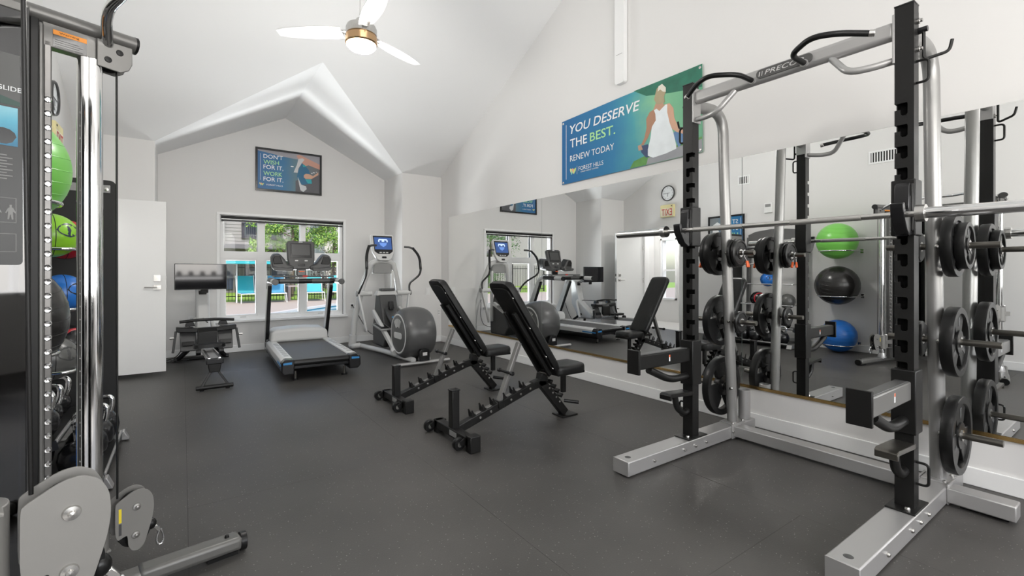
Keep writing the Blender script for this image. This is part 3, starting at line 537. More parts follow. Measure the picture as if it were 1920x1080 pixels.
for yc, s_ in ((YL, -1), (YR, 1)):           # s_: direction of the notched inner side
    yi = yc + s_ * .036; yo = yc - s_ * .036
    pts = [(0, 2.43)]; zs = [1.975 - .1005 * k for k in range(13)]
    fr = [(-.072, .094), (-.072, 2.43), (0, 2.43)]
    for z in zs: fr += notch(z)
    fr += [(0, .094)]
    p = MB().prism(fr, (2.74, yi, 0), (0, s_, 0), Z_, (.005, 0, 0)).build('upright', BLK, rk, smooth=30)
    sd = [(.068, .094), (.068, 2.43), (.005, 2.43)]
    for z in zs: sd += [(.005, z), (.028, z), (.028, z - .030), (.005, z - .030)]
    sd += [(.005, .094)]
    MB().prism(sd, (2.74, yi, 0), X_, Z_, (0, -s_ * .005, 0)).build('upright_face', BLK, p, smooth=30)
    MB().box(2.745, 2.808, yo, yo + s_ * .005, .094, 2.43).build('upright_face', BLK, p, smooth=0); MB().box(2.803, 2.808, yo + s_ * .005, yi - s_ * .005, .094, 2.43).build('upright_face', BLK, p, smooth=0)
    MB().box(2.772, 2.80, min(yo, yi) + .008, max(yo, yi) - .008, .1, 2.42).build('notch_shade', mat('notch_shade_black', (.003, .003, .003), .8, spec=.1), p, smooth=0)  # dark insert added to imitate the shade inside the hollow upright
    MB().box(2.738, 2.810, min(yo, yi) - .002, max(yo, yi) + .002, 2.428, 2.436).build('top_cap', BLKG, p, bev=.002)
    MB().box(2.675, 2.88, yc - .056, yc + .056, .0925, .100).build('foot_plate', BLK, p, bev=.002)
    for x, y in ((2.71, -.02), (2.85, .0)): MB().lathe([(0, .014), (.008, .012), (.012, .004), (.012, 0)], (x, yc + y, .1), Z_, 12).build('bolt', STEEL, p)
    # curved rear tube
    tp = rounded([(2.81, yc, 2.30), (3.16, yc, 2.33), (3.175, yc, 1.9), (3.285, yc, .10)], .24, 10)
    MB().tube(tp, .040, 20, rz=.034, up=(0, 1, 0)).build('rear_tube', mat('tube_silver', (.30, .297, .29), .36, .5), rk, smooth=60); MB().box(3.21, 3.36, yc - .055, yc + .055, .092, .10).build('tube_flange', SIL, rk, bev=.002)
    for x, y in ((3.22, -.04), (3.35, -.04)): MB().lathe([(0, .012), (.008, .010), (.010, 0)], (x, yc + y, .1), Z_, 12).build('bolt', STEEL, rk)
    MB().box(2.735, 2.82, yi - s_ * .001, yi + s_ * .008, 2.17, 2.40).build('gusset_plate', SIL, rk, bev=.002)
    MB().box(2.808, 2.816, yc - .036, yc + .036, 2.2, 2.40).build('gusset_plate', SIL, rk, bev=.002)
    for z in (2.22, 2.35): MB().lathe([(0, .022), (.008, .02), (.008, .012), (.013, .010), (.013, 0)], (2.785, yo, z), (0, -s_, 0), 12).build('bolt', STEEL, rk)
    # D shaped band loops
    for z in (2.11, .26): MB().tube([(2.77, yo, z - .05), (2.77, yo - s_ * .045, z - .05), (2.77, yo - s_ * .045, z + .05), (2.77, yo, z + .05)], .006, 8, rnd=.02).build('band_loop', BLK, rk)
    MB().tube([(2.80, yo, 2.30), (2.80, yo - s_ * .02, 2.30), (2.80, yo - s_ * .02, 2.17), (2.84, yo - s_ * .10, 2.19), (2.84, yo - s_ * .11, 2.24)], .007, 8, rnd=.02).build('bar_hook', BLK, rk)
    MB().cyl((2.80, yo - s_ * .0, 2.31), (2.80, yo - s_ * .035, 2.31), .013, n=12).build('hook_knob', BLKG, rk)
    # j cup sleeve holding the bar
    z0, z1 = 1.355, 1.615
    j = MB().box(2.722, 2.82, yc - .046, yc + .046, z0, z1).box(2.712, 2.73, yc - .040, yc + .030, z0 + .02, z1 - .02).build('bar_catch', BLK, rk, bev=.006)
    MB().prism([(0, 1.60), (-.02, 1.58), (-.025, 1.46), (-.02, 1.36), (0, 1.355)], (2.715, yc - .03, 0), X_, Z_, (0, .055, 0)).build('catch_housing', BLKG, j, bev=.003)
    MB().prism([(2.725, 1.36), (2.70, 1.352), (2.66, 1.375), (2.615, 1.44), (2.605, 1.495), (2.625, 1.50), (2.640, 1.455), (2.655, 1.437), (2.672, 1.442), (2.69, 1.47), (2.70, 1.53), (2.725, 1.55)], (0, yc - .033, 0), X_, Z_, (0, .05, 0)).build('bar_hook', BLKG, j, bev=.004)
    MB().lathe([(0, .006), (.012, .005), (.014, 0)], (2.70, yc - .005, 1.54), NX, 12).build('bolt', DSTEEL, j)
    # safety spotter arm
    z0 = .60
    sp = MB().box(2.725, 2.825, yc - .047, yc + .047, .44, .735).build('spotter_sleeve', BLK, rk, bev=.005)
    am = BLK if yc > 1 else SILG
    MB().box(2.21, 2.725, yc - .030, yc + .030, .60, .685).build('spotter_arm', am if yc > 1 else SILG, rk, bev=.006); MB().box(2.225, 2.70, yc - .024, yc + .024, .685, .690).build('arm_pad', GPL, rk, bev=.002)
    MB().box(2.195, 2.212, yc - .045, yc + .045, .575, .72).build('arm_stop', BLK, rk, bev=.003)
    MB().tube([(2.34, yc, .585), (2.55, yc, .495), (2.76, yc, .50)], .023, 14, rnd=.08).build('arm_brace', BLK, rk, smooth=60)
    st = MB().box(2.50, 2.512, yc - .0306, yc - .030, .625, .665).build('warning_sticker', PRW, rk); MB().box(2.50, 2.512, yc - .0309, yc - .0306, .65, .665).build('sticker_band', ORG, st)
    # landmine step low on the post
    MB().prism([(2.50, .405), (2.50, .375), (2.512, .372), (2.52, .392), (2.745, .375), (2.745, .40), (2.52, .415)], (0, yc - .042, 0), X_, Z_, (0, .084, 0)).build('foot_step', DSTEEL if yc < 1 else BLK, rk, bev=.004)
    MB().tube([(2.60, yc, .39), (2.62, yc, .30), (2.70, yc, .255), (2.76, yc, .27)], .02, 12, rnd=.06).build('step_bracket', BLK, rk, smooth=60)
cb = MB().bar((2.775, YR + .036, 2.335), (2.775, YL - .036, 2.335), .05, .085).build('crossmember', SIL, rk, bev=.022, seg=4)
MB().prism(rrect(.30, .052, .025, cx=0), (2.7495, 1.26, 2.338), NY, Z_, (-.006, 0, 0)).build('name_badge', mat('badge_dark', (.10, .10, .098), .4, .3), cb, bev=.002); text('PRECOR', (2.7425, 1.36, 2.325), NY, Z_, LPL, rk, .21, .026, .0012, shear=.25, bold=.009)
MB().flat([(0, 0), (.006, 0), (.010, .026), (.004, .026)], (2.7427, 1.395, 2.325), NY, Z_).build('badge_stripe', LPL, rk); MB().flat([(0, 0), (.006, 0), (.010, .026), (.004, .026)], (2.7427, 1.38, 2.325), NY, Z_).build('badge_stripe', SIL, rk)
ym = (YL + YR) / 2
for s_ in (-1, 1):
    q = lambda y: ym + s_ * (y - ym)
    gp = MB().tube([(2.76, q(1.15), 2.315), (2.585, q(1.15), 2.315), (2.50, q(1.02), 2.33), (2.535, q(.92), 2.32), (2.61, q(.81), 2.295)], .0145, 14, rnd=.06).build('pull_up_grip', RUB, rk, smooth=60)
    MB().cyl((2.606, q(.816), 2.2965), (2.614, q(.795), 2.292), .016, n=16).build('grip_cap', STEEL, gp, bev=.002); MB().cyl((2.752, q(1.15), 2.315), (2.735, q(1.15), 2.315), .02).build('grip_weld', SIL, gp)
    MB().tube([(2.77, q(1.03), 2.30), (2.72, q(.94), 2.185), (2.74, q(.85), 2.18), (2.775, q(.765), 2.195)], .017, 14, rnd=.06).build('neutral_grip', SIL, rk, smooth=60)
# plate horns
HZ = (1.32, .83, .347)
for yc, s_ in ((YL, 1), (YR, -1)):
    for i, z in enumerate(HZ):
        x = 3.175 + (1.9 - z) / 1.8 * .11
        MB().cyl((x, yc + s_ * .02, z), (x, yc + s_ * .245, z), .0165, n=18).build('plate_horn', DSTEEL, rk, bev=.002)
        if i < 2: MB().cyl((x, yc - s_ * .02, z), (x, yc - s_ * .20, z), .0165, n=18).build('plate_horn', DSTEEL, rk, bev=.002)
        MB().lathe([(0, .012), (.009, .010), (.012, 0)], (x - .038, yc - .02, z), NX, 12).build('bolt', STEEL, rk)
        MB().cyl((x, yc + s_ * .035, z), (x, yc + s_ * .048, z), .03, n=20).build('horn_collar', BLK, rk, bev=.002)
def wplate(R_, th, label, c, s_, grip=True, group='rubber weight plates on the rack horns'):
    t = thing('weight_plate', label, 'weight plate', c, group); c = V(c); d = V((0, s_, 0))
    if grip:
        pr = [(R_ * .80, -th * .35), (R_ * .82, -th / 2), (R_ * .985, -th / 2), (R_, -th * .38), (R_, th * .38), (R_ * .985, th / 2), (R_ * .82, th / 2), (R_ * .80, th * .35), (R_ * .80, -th * .35)]
        MB().lathe(pr, c, d, 40).build('rim', RUB, t)
        hb = MB().lathe([(.0265, -th * .42), (R_ * .34, -th * .42), (R_ * .36, 0), (R_ * .34, th * .42), (.0265, th * .42), (.0265, -th * .42)], c, d, 28).build('hub', RUB, t)
        _, r, u = basis(d, Z_)
        for k in range(3):
            a = R(90 + 120 * k); e = r * cos(a) + u * sin(a); g = u * cos(a) - r * sin(a); w0, w1 = R_ * .30, R_ * .62
            MB().prism([(R_ * .28, -w0), (R_ * .28, w0), (R_ * .78, w1 * .9), (R_ * .825, w1 * .45), (R_ * .825, -w1 * .45), (R_ * .78, -w1 * .9)], c - d * th * .3, e, g, d * th * .6).build('web', RUB, t, bev=.004)
            MB().prism([(R_ * .45, -R_ * .06), (R_ * .45, R_ * .06), (R_ * .70, R_ * .06), (R_ * .70, -R_ * .06)], c + d * th * .3, e, g, d * .002).build('raised_mark', GPL, t, bev=.001)
    else:
        MB().lathe([(.0265, -th / 2), (R_ * .9, -th / 2), (R_, -th * .3), (R_, th * .3), (R_ * .9, th / 2), (R_ * .82, th / 2), (R_ * .78, th * .36), (R_ * .45, th * .36), (R_ * .40, th / 2), (.0265, th / 2), (.0265, -th / 2)], c, d, 36).build('disc', RUB, t)
    MB().lathe([(.017, -th * .5 - .001), (.0265, -th * .5 - .001), (.0275, th * .5 + .001), (.017, th * .5 + .001), (.017, -th * .5 - .001)], c, d, 20).build('steel_sleeve', STEEL, t)
    return t
hx = lambda z: 3.175 + (1.9 - z) / 1.8 * .11
def on(z, y): return (hx(z), y, z)
wplate(.158, .04, 'grip weight plate on the top outer horn of the far upright tube, inner of two', on(1.32, YL + .070), 1)
wplate(.150, .032, 'grip weight plate on the top outer horn of the far upright tube, outer of two', on(1.32, YL + .110), 1)
wplate(.185, .045, 'medium grip weight plate on the middle outer horn of the far upright tube', on(.83, YL + .075), 1)
wplate(.215, .05, 'large grip weight plate with open handles on the lowest horn of the far upright tube', on(.347, YL + .075), 1)
wplate(.102, .028, 'small solid weight plate on the top inner horn of the far tube, nearest the tube', on(1.32, YL - .062), -1, False)
wplate(.098, .028, 'small solid weight plate on the top inner horn of the far tube, outer of two', on(1.32, YL - .092), -1, False)
wplate(.078, .024, 'smallest solid weight plate on the middle inner horn of the far tube', on(.83, YL - .085), -1, False)
wplate(.158, .045, 'grip weight plate on the top outer horn of the near tube, larger of two', on(1.32, YR - .075), -1)
wplate(.118, .038, 'smaller grip weight plate stacked outermost on the top horn of the near tube', on(1.32, YR - .118), -1)
wplate(.178, .05, 'grip weight plate alone on the middle outer horn of the near tube', on(.83, YR - .075), -1)
wplate(.200, .05, 'large grip weight plate on the lowest horn of the near tube', on(.347, YR - .075), -1)
wplate(.080, .03, 'small solid weight plate on the top inner horn of the near tube, behind the post', on(1.32, YR + .065), 1, False)
wplate(.095, .03, 'small solid weight plate on the middle inner horn of the near tube, behind the post', on(.83, YR + .065), 1, False)
def clip(c, d, label):
    t = thing('spring_collar', label, 'collar clip', c, 'orange handled spring collars'); c = V(c)
    p = [c + V((.019 * cos(a), .012 * (a / (4 * pi)) - .006, .019 * sin(a))) for a in [i * pi / 8 for i in range(33)]]
    MB().tube(p, .0022, 6).build('spring', CHR, t)
    for k, sx in ((0, -1), (1, 1)):
        a = c + V((.012 * sx, .0, -.012)); e = c + V((d[0] * .03 + .016 * sx, d[1] * .03 + .006 * sx, -.055)); f = c + V((d[0] * .045 + .022 * sx, d[1] * .045 + .008 * sx, -.10))
        MB().tube([a, e, f], .0024, 6).build('handle_wire', CHR, t); MB().bar(e, f, .013, .013, w2=.017, h2=.017).build('handle_grip', ORG, t, bev=.004)
clip(on(1.32, YL + .165), (-.6, .6), 'orange handled spring collar on the top outer horn of the far tube')
clip(on(1.32, YL - .128), (.8, -.2), 'orange handled spring collar on the top inner horn of the far tube')
clip(on(1.32, YR + .10), (-.5, .5), 'orange handled spring collar hanging behind the near black upright')
# barbell
bz = lambda y: 1.452 + (y - 1.3) * .008
br = thing('barbell', 'long steel barbell resting across the two hooks of the power rack', 'barbell', (2.656, 1.31, 1.452)); bx = 2.656
MB().cyl((bx, .645, bz(.645)), (bx, 1.975, bz(1.975)), .014, n=20).build('shaft', STEEL, br)
for y0, y1 in ((.86, 1.18), (1.44, 1.76)): MB().cyl((bx, y0, bz(y0)), (bx, y1, bz(y1)), .0147, n=20).build('knurling', mat('knurled_steel', (.5, .49, .47), .42, 1., bump=.6, bscale=900), br)
for y0, y1, s_ in ((.645, .235, -1), (1.975, 2.39, 1)):
    MB().cyl((bx, y0, bz(y0)), (bx, y1, bz(y1)), .0245, n=28).build('sleeve', CHR if s_ < 0 else STEEL, br, bev=.002); MB().cyl((bx, y0 - s_ * .012, bz(y0)), (bx, y0 + s_ * .022, bz(y0)), .038, n=32).build('collar', STEEL, br, bev=.003)

# ------------------------------------------------------------------ treadmill (local frame, rotated slightly)
tm = thing('treadmill', 'silver and black treadmill standing in front of the far window', 'treadmill', (1.265, 5.45, 0), world=False)
MB().box(-.30, .30, .03, 1.55, .20, .232).build('running_belt', mat('running_belt', (.075, .073, .070), .55, bump=.3, bscale=500, noise=.15, nscale=6), tm, bev=.006)
MB().box(-.33, .33, .02, 1.6, .13, .205).build('deck', BLKG, tm, bev=.01); MB().cyl((-.31, .04, .195), (.31, .04, .195), .036, n=20).build('rear_roller', RUB, tm)
for s_ in (-1, 1):
    sr = MB().prism([(.29 * s_, .24), (.30 * s_, .252), (.375 * s_, .252), (.405 * s_, .225), (.41 * s_, .13), (.30 * s_, .13)], (0, .09, 0), X_, Z_, (0, 1.55, 0)).build('side_rail', LPL, tm, bev=.006)
    for k in range(8): MB().box(.312 * s_, .362 * s_, .18 + .14 * k, .27 + .14 * k, .2515, .254).build('foot_tread', mat('tread_grey', (.42, .42, .41), .6), sr, bev=.001)
    MB().prism([(.30 * s_, .13), (.415 * s_, .13), (.415 * s_, .165), (.40 * s_, .10), (.36 * s_, .075), (.30 * s_, .075)], (0, .03, 0), X_, Z_, (0, 1.75, 0)).build('side_skirt', BLKG, tm, bev=.006)
    ec = MB().prism([(.285 * s_, .245), (.375 * s_, .25), (.412 * s_, .215), (.415 * s_, .12), (.385 * s_, .085), (.285 * s_, .085)], (0, -.035, 0), X_, Z_, (0, .125, 0)).build('end_cap', BLKG, tm, bev=.012, seg=3)
    MB().prism([(.31 * s_, .195), (.395 * s_, .195), (.395 * s_, .215), (.31 * s_, .22)], (0, -.037, 0), X_, Z_, (0, .004, 0)).build('blue_strip', BLUE, ec); MB().box(.412 * s_, .4165 * s_, -.0, .30, .175, .195).build('blue_strip', BLUE, ec)
    MB().cyl((.26 * s_, .10, 0), (.26 * s_, .10, .10), .014, n=12).build('levelling_foot', DSTEEL, tm); MB().cyl((.26 * s_, .10, 0), (.26 * s_, .10, .018), .034, n=16).build('foot_pad', RUB, tm)
    MB().cyl((.3 * s_, 1.7, 0), (.3 * s_, 1.7, .1), .03, n=12).build('front_foot', RUB, tm)
    # upright: from the front hood, leaning to the user, then the handrail
    MB().bar((.385 * s_, 1.82, .22), (.385 * s_, 1.44, 1.04), .055, .125, (0, 1, .4), .05, .10).build('upright', LPL, tm, bev=.015, seg=3)
    MB().bar((.385 * s_, 1.755, .22), (.385 * s_, 1.385, 1.0), .045, .035, (0, 1, .4)).build('upright_inlay', BLKG, tm, bev=.008)
    MB().tube([(.385 * s_, 1.50, .97), (.385 * s_, 1.40, 1.075), (.385 * s_, .98, 1.065), (.385 * s_, .80, 1.06)], .036, 16, rnd=.09).build('handrail', LPL, tm, smooth=60)
    MB().cyl((.385 * s_, .81, 1.06), (.385 * s_, .775, 1.06), .038, n=20).build('handrail_cap', BLKG, tm, bev=.008)
    MB().cyl((.385 * s_, 1.0, 1.066), (.385 * s_, 1.3, 1.075), .038, n=18).build('handrail_grip', RUB, tm)
    # cup holder wing
    MB().prism([(.10, 1.20), (.20, 1.215), (.34, 1.21), (.37, 1.26), (.375, 1.36), (.35, 1.41), (.27, 1.42), (.22, 1.36), (.17, 1.28), (.10, 1.26)], (0, 1.33, 0), (s_, 0, 0), Z_, (0, .16, .02)).build('console_wing', GPL, tm, bev=.02, seg=3)
    MB().prism([(.235, 1.29), (.345, 1.285), (.355, 1.35), (.335, 1.39), (.27, 1.395)], (0, 1.322, 0), (s_, 0, 0), Z_, (0, .02, .002)).build('cup_pocket', BLK, tm, bev=.006)
    MB().prism([(.12, 1.19), (.34, 1.20), (.37, 1.24), (.34, 1.25), (.20, 1.235), (.12, 1.24)], (0, 1.27, 0), (s_, 0, 0), Z_, (0, .12, .01)).build('tray_lip', GPL, tm, bev=.008)
MB().cyl((-.385, 1.10, 1.065), (.385, 1.10, 1.065), .033, n=20).build('crossbar', RUB, tm); [MB().cyl((x, 1.099, 1.065), (x + .22, 1.099, 1.065), .0345, n=20).build('heart_rate_grip', GPL, tm) for x in (-.30, .08)]
MB().box(-.36, .36, 1.10, 1.38, 1.115, 1.135).build('reading_shelf', GPL, tm, bev=.006); MB().box(-.03, .03, 1.095, 1.11, 1.12, 1.14).build('stop_key', REDP, tm, bev=.003)
hd = [];
MB().prism([(-.37, .23), (.37, .23), (.36, .36), (.30, .40), (.1, .415), (-.1, .415), (-.30, .40), (-.36, .36)], (0, 1.50, 0), X_, Z_, (0, .42, 0)).build('motor_hood', LPL, tm, bev=.05, seg=4); MB().box(-.40, .40, 1.6, 1.95, .08, .26).build('motor_base', GPL, tm, bev=.02)
MB().box(-.06, .06, 1.40, 1.46, 1.13, 1.30).build('console_neck', BLKG, tm, bev=.01)
ca, cn = V((0, .24, 1)).normalized(), V((0, -1, .24)).normalized()
co = V((0, 1.38, 1.22)); pl = [(-.145, .03), (-.10, 0), (.10, 0), (.145, .03), (.17, .14), (.178, .36), (.17, .385), (.14, .40), (-.14, .40), (-.17, .385), (-.178, .36), (-.17, .14)]
con = MB().prism(pl, co, X_, ca, -cn * .06).build('console', GPL, tm, bev=.012, seg=3)
MB().prism([(-.135, .16), (.135, .16), (.135, .365), (-.135, .365)], co + cn * .001, X_, ca, cn * .003).build('screen_bezel', BLKG, con, bev=.001); MB().prism([(-.115, .195), (.115, .195), (.115, .35), (-.115, .35)], co + cn * .004, X_, ca, cn * .002).build('screen', GSCR, con, bev=.001)
for x in (-.06, 0, .06): MB().prism(rrect(.04, .018, .006, cx=x, cy=.12), co + cn * .001, X_, ca, cn * .004).build('button', LPL if x else GPL, con, bev=.001)
MB().prism(rrect(.09, .035, .012, cx=0, cy=.06), co + cn * .001, X_, ca, cn * .006).build('button', BLKG, con, bev=.002); MB().prism(rrect(.05, .010, .003, cx=0, cy=.385), co + cn * .001, X_, ca, cn * .002).build('name_plate', PRW, con)
MB().prism(rrect(.07, .012, .004, cx=0, cy=-.0), co + V((0, -.01, -.03)), X_, ca, cn * .002).build('orange_label', ORG, con)
tm.rotation_euler.z = R(-2.3)

# ------------------------------------------------------------------ elliptical
el = thing('elliptical_trainer', 'silver elliptical cross trainer with a round dark flywheel cover by the far corner', 'elliptical', (2.52, 5.5, 0), world=False)
FR = .345; fc = V((0, .36, .372))
prof = [(.0, -.215), (.20, -.215), (.25, -.205), (.285, -.17), (.33, -.09), (FR, 0), (.33, .09), (.285, .17), (.25, .205), (.20, .215), (0, .215)]
prof = []
for i in range(25):
    x = -.215 + .43 * i / 24; prof.append((.255 + (FR - .255) * math.sqrt(max(0, 1 - (x / .215) ** 2)), x))
fw = MB().lathe([(0, -.215)] + prof + [(0, .215)], fc, X_, 56).build('flywheel_cover', mat('flywheel_grey', (.085, .085, .085), .32), el, smooth=30)
for s_ in (-1, 1):
    MB().lathe([(.235, .214), (.25, .218), (.262, .213)], fc, (s_, 0, 0), 48).build('cover_ring', LPL, fw); MB().lathe([(0, .219), (.20, .219), (.235, .215)], fc, (s_, 0, 0), 48).build('side_disc', mat('disc_dark_grey', (.11, .11, .108), .3), fw)
    _, r, u = basis((s_, 0, 0), Z_)
    for k in range(7):
        a0 = R(52 + 11 * k); MB().prism([(.09 * cos(a0), .09 * sin(a0)), (.20 * cos(a0 - .03), .20 * sin(a0 - .03)), (.20 * cos(a0 + .08), .20 * sin(a0 + .08)), (.09 * cos(a0 + .05), .09 * sin(a0 + .05))], fc + V((s_ * .219, 0, 0)), r, u, (s_ * .003, 0, 0)).build('vent_fin', LPL, fw)
    MB().prism(rrect(.25, .08, .03), fc + V((s_ * .2195, -.01, -.02)), (0, -s_, 0), Z_, (s_ * .006, 0, 0)).build('crank_arm', LPL, fw, bev=.003)
MB().prism([(-.07, .05), (.07, .05), (.07, .17), (.05, .20), (-.05, .20), (-.07, .17)], (.0, .06, 0), X_, Z_, (0, -.065, 0)).build('rear_housing', BLKG, el, bev=.008); MB().box(-.03, .03, -.008, -.004, .12, .16).build('rating_label', LPL, el)
MB().tube([(-.36, .02, .03), (.36, .02, .03)], .03, 12, rz=.022).build('rear_foot', SIL, el, bev=.004)
for s_ in (-1, 1):
    MB().tube([(.30 * s_, 1.80, .05), (.16 * s_, 1.0, .05), (.10 * s_, .12, .05)], .036, 12, rnd=.2).build('base_rail', LPL, el, smooth=60)
    MB().tube([(.40 * s_, 1.80, .03), (.40 * s_, 1.70, .055), (.30 * s_, 1.70, .06)], .04, 12, rnd=.04).build('front_foot', LPL, el, smooth=60)
    MB().tube([(.39 * s_, 1.76, .05), (.37 * s_, 1.74, .45), (.27 * s_, 1.62, 1.02), (.17 * s_, 1.55, 1.32), (.08 * s_, 1.54, 1.35), (0, 1.54, 1.35)], .042, 16, rnd=.12).build('front_upright', LPL, el, smooth=60)
    MB().tube([(.395 * s_, 1.765, .05), (.385 * s_, 1.755, .22)], .058, 16).build('upright_boot', LPL, el, bev=.01)
    MB().cyl((.20 * s_, 1.46, .86), (.42 * s_, 1.46, .86), .038, n=18).build('pivot_hub', LPL, el, bev=.006); MB().cyl((.41 * s_, 1.46, .86), (.43 * s_, 1.46, .86), .041, n=18).build('pivot_cap', MPL, el, bev=.006)
    # moving arm, s shaped
    sw = .10 * s_
    MB().tube([(.40 * s_, 1.44, .86), (.40 * s_, 1.36 + sw, 1.0), (.45 * s_, 1.0 + sw, 1.16), (.44 * s_, 1.05 + sw, 1.42), (.36 * s_, 1.16 + sw, 1.56), (.25 * s_, 1.2 + sw, 1.565)], .016, 12, rnd=.14).build('moving_arm', LPL if 0 else GPL, el, smooth=60)
    MB().tube([(.445 * s_, 1.02 + sw, 1.22), (.44 * s_, 1.05 + sw, 1.42), (.37 * s_, 1.15 + sw, 1.55)], .020, 12, rnd=.1).build('arm_grip', RUB, el, smooth=60)
    MB().bar((.40 * s_, 1.46, .87), (.30 * s_, 1.38, .30), .03, .055, Y_).build('lower_arm', LPL, el, bev=.008)
    # pedal link and foot plate, left and right half a turn apart
    dz = .14 if s_ > 0 else -.03
    MB().bar((.20 * s_, 1.38, .60 + dz * .2), (.20 * s_, .52, .16 + dz), .05, .075).build('pedal_link', LPL, el, bev=.015)
    pd = MB().prism([(-.08, -.02), (.08, -.02), (.085, .30), (.05, .36), (-.05, .36), (-.085, .30)], (.20 * s_, .86, .42 + dz), X_, (0, .98, .14), (0, 0, -.025)).build('foot_pedal', MPL, el, bev=.008)
    MB().prism([(-.06, 0), (.06, 0), (.065, .28), (-.065, .28)], (.20 * s_, .86, .4205 + dz), X_, (0, .98, .14), (0, 0, .004)).build('pedal_tread', RUB, pd)
    MB().cyl((.20 * s_, .55, .17 + dz), (.20 * s_ + .001, .48, .14 + dz), .05, n=16).build('link_roller', LPL, el, bev=.008)
MB().prism([(-.155, 1.16), (.155, 1.16), (.13, 1.32), (.09, 1.36), (-.09, 1.36), (-.13, 1.32)], (0, 1.52, 0), X_, Z_, (0, .07, 0)).build('upper_shroud', MPL, el, bev=.012)
MB().box(.13, .17, 1.50, 1.55, .30, 1.2).build('wire_channel', LPL, el, bev=.006)
MB().prism([(-.17, .83), (.17, .83), (.13, .90), (-.13, .90)], (0, 1.33, 0), X_, Z_, (0, .14, 0)).build('centre_tray', LPL, el, bev=.012); MB().box(-.11, .11, 1.30, 1.40, .90, .935).build('tray_display', GPL, el, bev=.008)
MB().prism([(1.60, .08), (1.15, .08), (1.05, .22), (1.20, .55), (1.32, .84), (1.48, .86), (1.55, .55), (1.62, .35)], (-.13, 0, 0), Y_, Z_, (.26, 0, 0)).build('drive_shroud', GPL, el, bev=.02, seg=3)
MB().bar((0, 1.28, .64), (0, .58, .24), .17, .06).build('ramp_cover', GPL, el, bev=.02); MB().prism([(.05 * cos(k * .4), .024 * sin(k * .4)) for k in range(16)], (0, 1.02, .525), X_, (0, .86, .5), (0, -.0015, .003)).build('blue_badge', mat('blue_badge', (.05, .33, .65), .35), el)
MB().box(-.035, .035, 1.16, 1.22, .62, .75).build('bottle_holder', BLKG, el, bev=.01)
MB().bar((0, 1.54, 1.35), (0, 1.50, 1.44), .05, .05, Y_).build('console_neck', SIL, el, bev=.006)
ca, cn = V((0, .25, 1)).normalized(), V((0, -1, .25)).normalized(); co = V((-.02, 1.40, 1.36))
pl = [(-.12, .03), (-.08, 0), (.08, 0), (.12, .03), (.17, .13), (.182, .36), (.175, .40), (.15, .415), (-.15, .415), (-.175, .40), (-.182, .36), (-.17, .13)]
con = MB().prism(pl, co, X_, ca, -cn * .05).build('console', LPL, el, bev=.015, seg=3); MB().prism([(-.09, .10), (.09, .10), (.142, .14), (.15, .385), (-.15, .385), (-.142, .14)], co + cn * .001, X_, ca, cn * .003).build('screen_bezel', BLKG, con, bev=.001)
MB().prism([(-.13, .17), (.13, .17), (.135, .36), (-.135, .36)], co + cn * .004, X_, ca, cn * .002).build('screen', mat('lit_blue_screen', (.02, .05, .16), .15, emit=(.04, .10, .30), estr=.7), con)
scm = mat('screen_white_mark', (.5, .6, .8), .4, emit=(.5, .65, .9), estr=.7)
for k, (pp) in enumerate(([(-.075, .315), (-.06, .335), (.06, .335), (.075, .315), (.075, .285), (.055, .285), (.055, .31), (.02, .315), (.02, .29), (0, .29), (-.02, .29), (-.02, .315), (-.055, .31), (-.055, .285), (-.075, .285)], [(-.06, .275), (.06, .275), (.045, .235), (0, .205), (-.045, .235)])): MB().flat(pp, co + cn * .0065, X_, ca).build('screen_mark', scm if k == 0 else mat('screen_blue_mark', (.1, .2, .5), .4, emit=(.12, .25, .6), estr=.7), con, smooth=0)
for x in (-.05, 0, .05): MB().prism(rrect(.035, .014, .005, cx=x, cy=.12), co + cn * .004, X_, ca, cn * .003).build('button', LPL, con)
MB().prism(rrect(.07, .03, .01, cx=0, cy=.045), co + cn * .001, X_, ca, cn * .006).build('button', BLKG, con, bev=.002)
pc = MB().tube([(-.19, 2.465, .62), (-.16, 2.40, .55), (-.08, 2.3, .35), (-.02, 2.1, .18), (.02, 1.8, .16), (.02, 1.6, .2)], .006, 8, rnd=.1).build('power_cord', BLKG, el, smooth=60); MB().box(-.205, -.175, 2.46, 2.492, .605, .635).build('plug', BLKG, pc, bev=.004)

# ------------------------------------------------------------------ rowing machine
ro = thing('rowing_machine', 'rowing machine with an upright monitor screen beside the open door', 'rowing machine', (.265, 5.57, 0), world=False)
MB().bar((0, .05, .285), (0, 1.62, .235), .115, .045).build('seat_track', SIL, ro, bev=.006); MB().bar((-.045, .05, .312), (-.045, 1.1, .277), .02, .008).bar((.045, .05, .312), (.045, 1.1, .277), .02, .008).build('track_rail', STEEL, ro)
MB().box(-.075, .075, .0, .07, .255, .31).build('track_end_cap', BLKG, ro, bev=.008); MB().prism([(-.06, .26), (.06, .26), (.045, .17), (-.045, .17)], (0, .02, 0), X_, Z_, (0, .08, 0)).build('leg_bracket', BLK, ro, bev=.006)
for s_ in (-1, 1): MB().bar((.02 * s_, .05, .20), (.115 * s_, .0, .035), .022, .028, Y_).build('rear_leg', BLK, ro, bev=.003); MB().cyl((.11 * s_, .0, .0), (.11 * s_, .0, .012), .02, n=12).build('foot_pad', RUB, ro)
MB().tube([(-.16, .0, .03), (.16, .0, .03)], .022, 12).build('rear_crossbar', BLK, ro, bev=.004)
MB().prism(rrect(.31, .13, .05), (0, .70, .335), X_, Y_, (0, 0, .04)).build('seat', VINYL, ro, bev=.012, seg=3)
for s_ in (-1, 1): MB().cyl((.085 * s_, .62, .30), (.13 * s_, .62, .30), .035, n=18).build('seat_roller', RUB, ro, bev=.006)
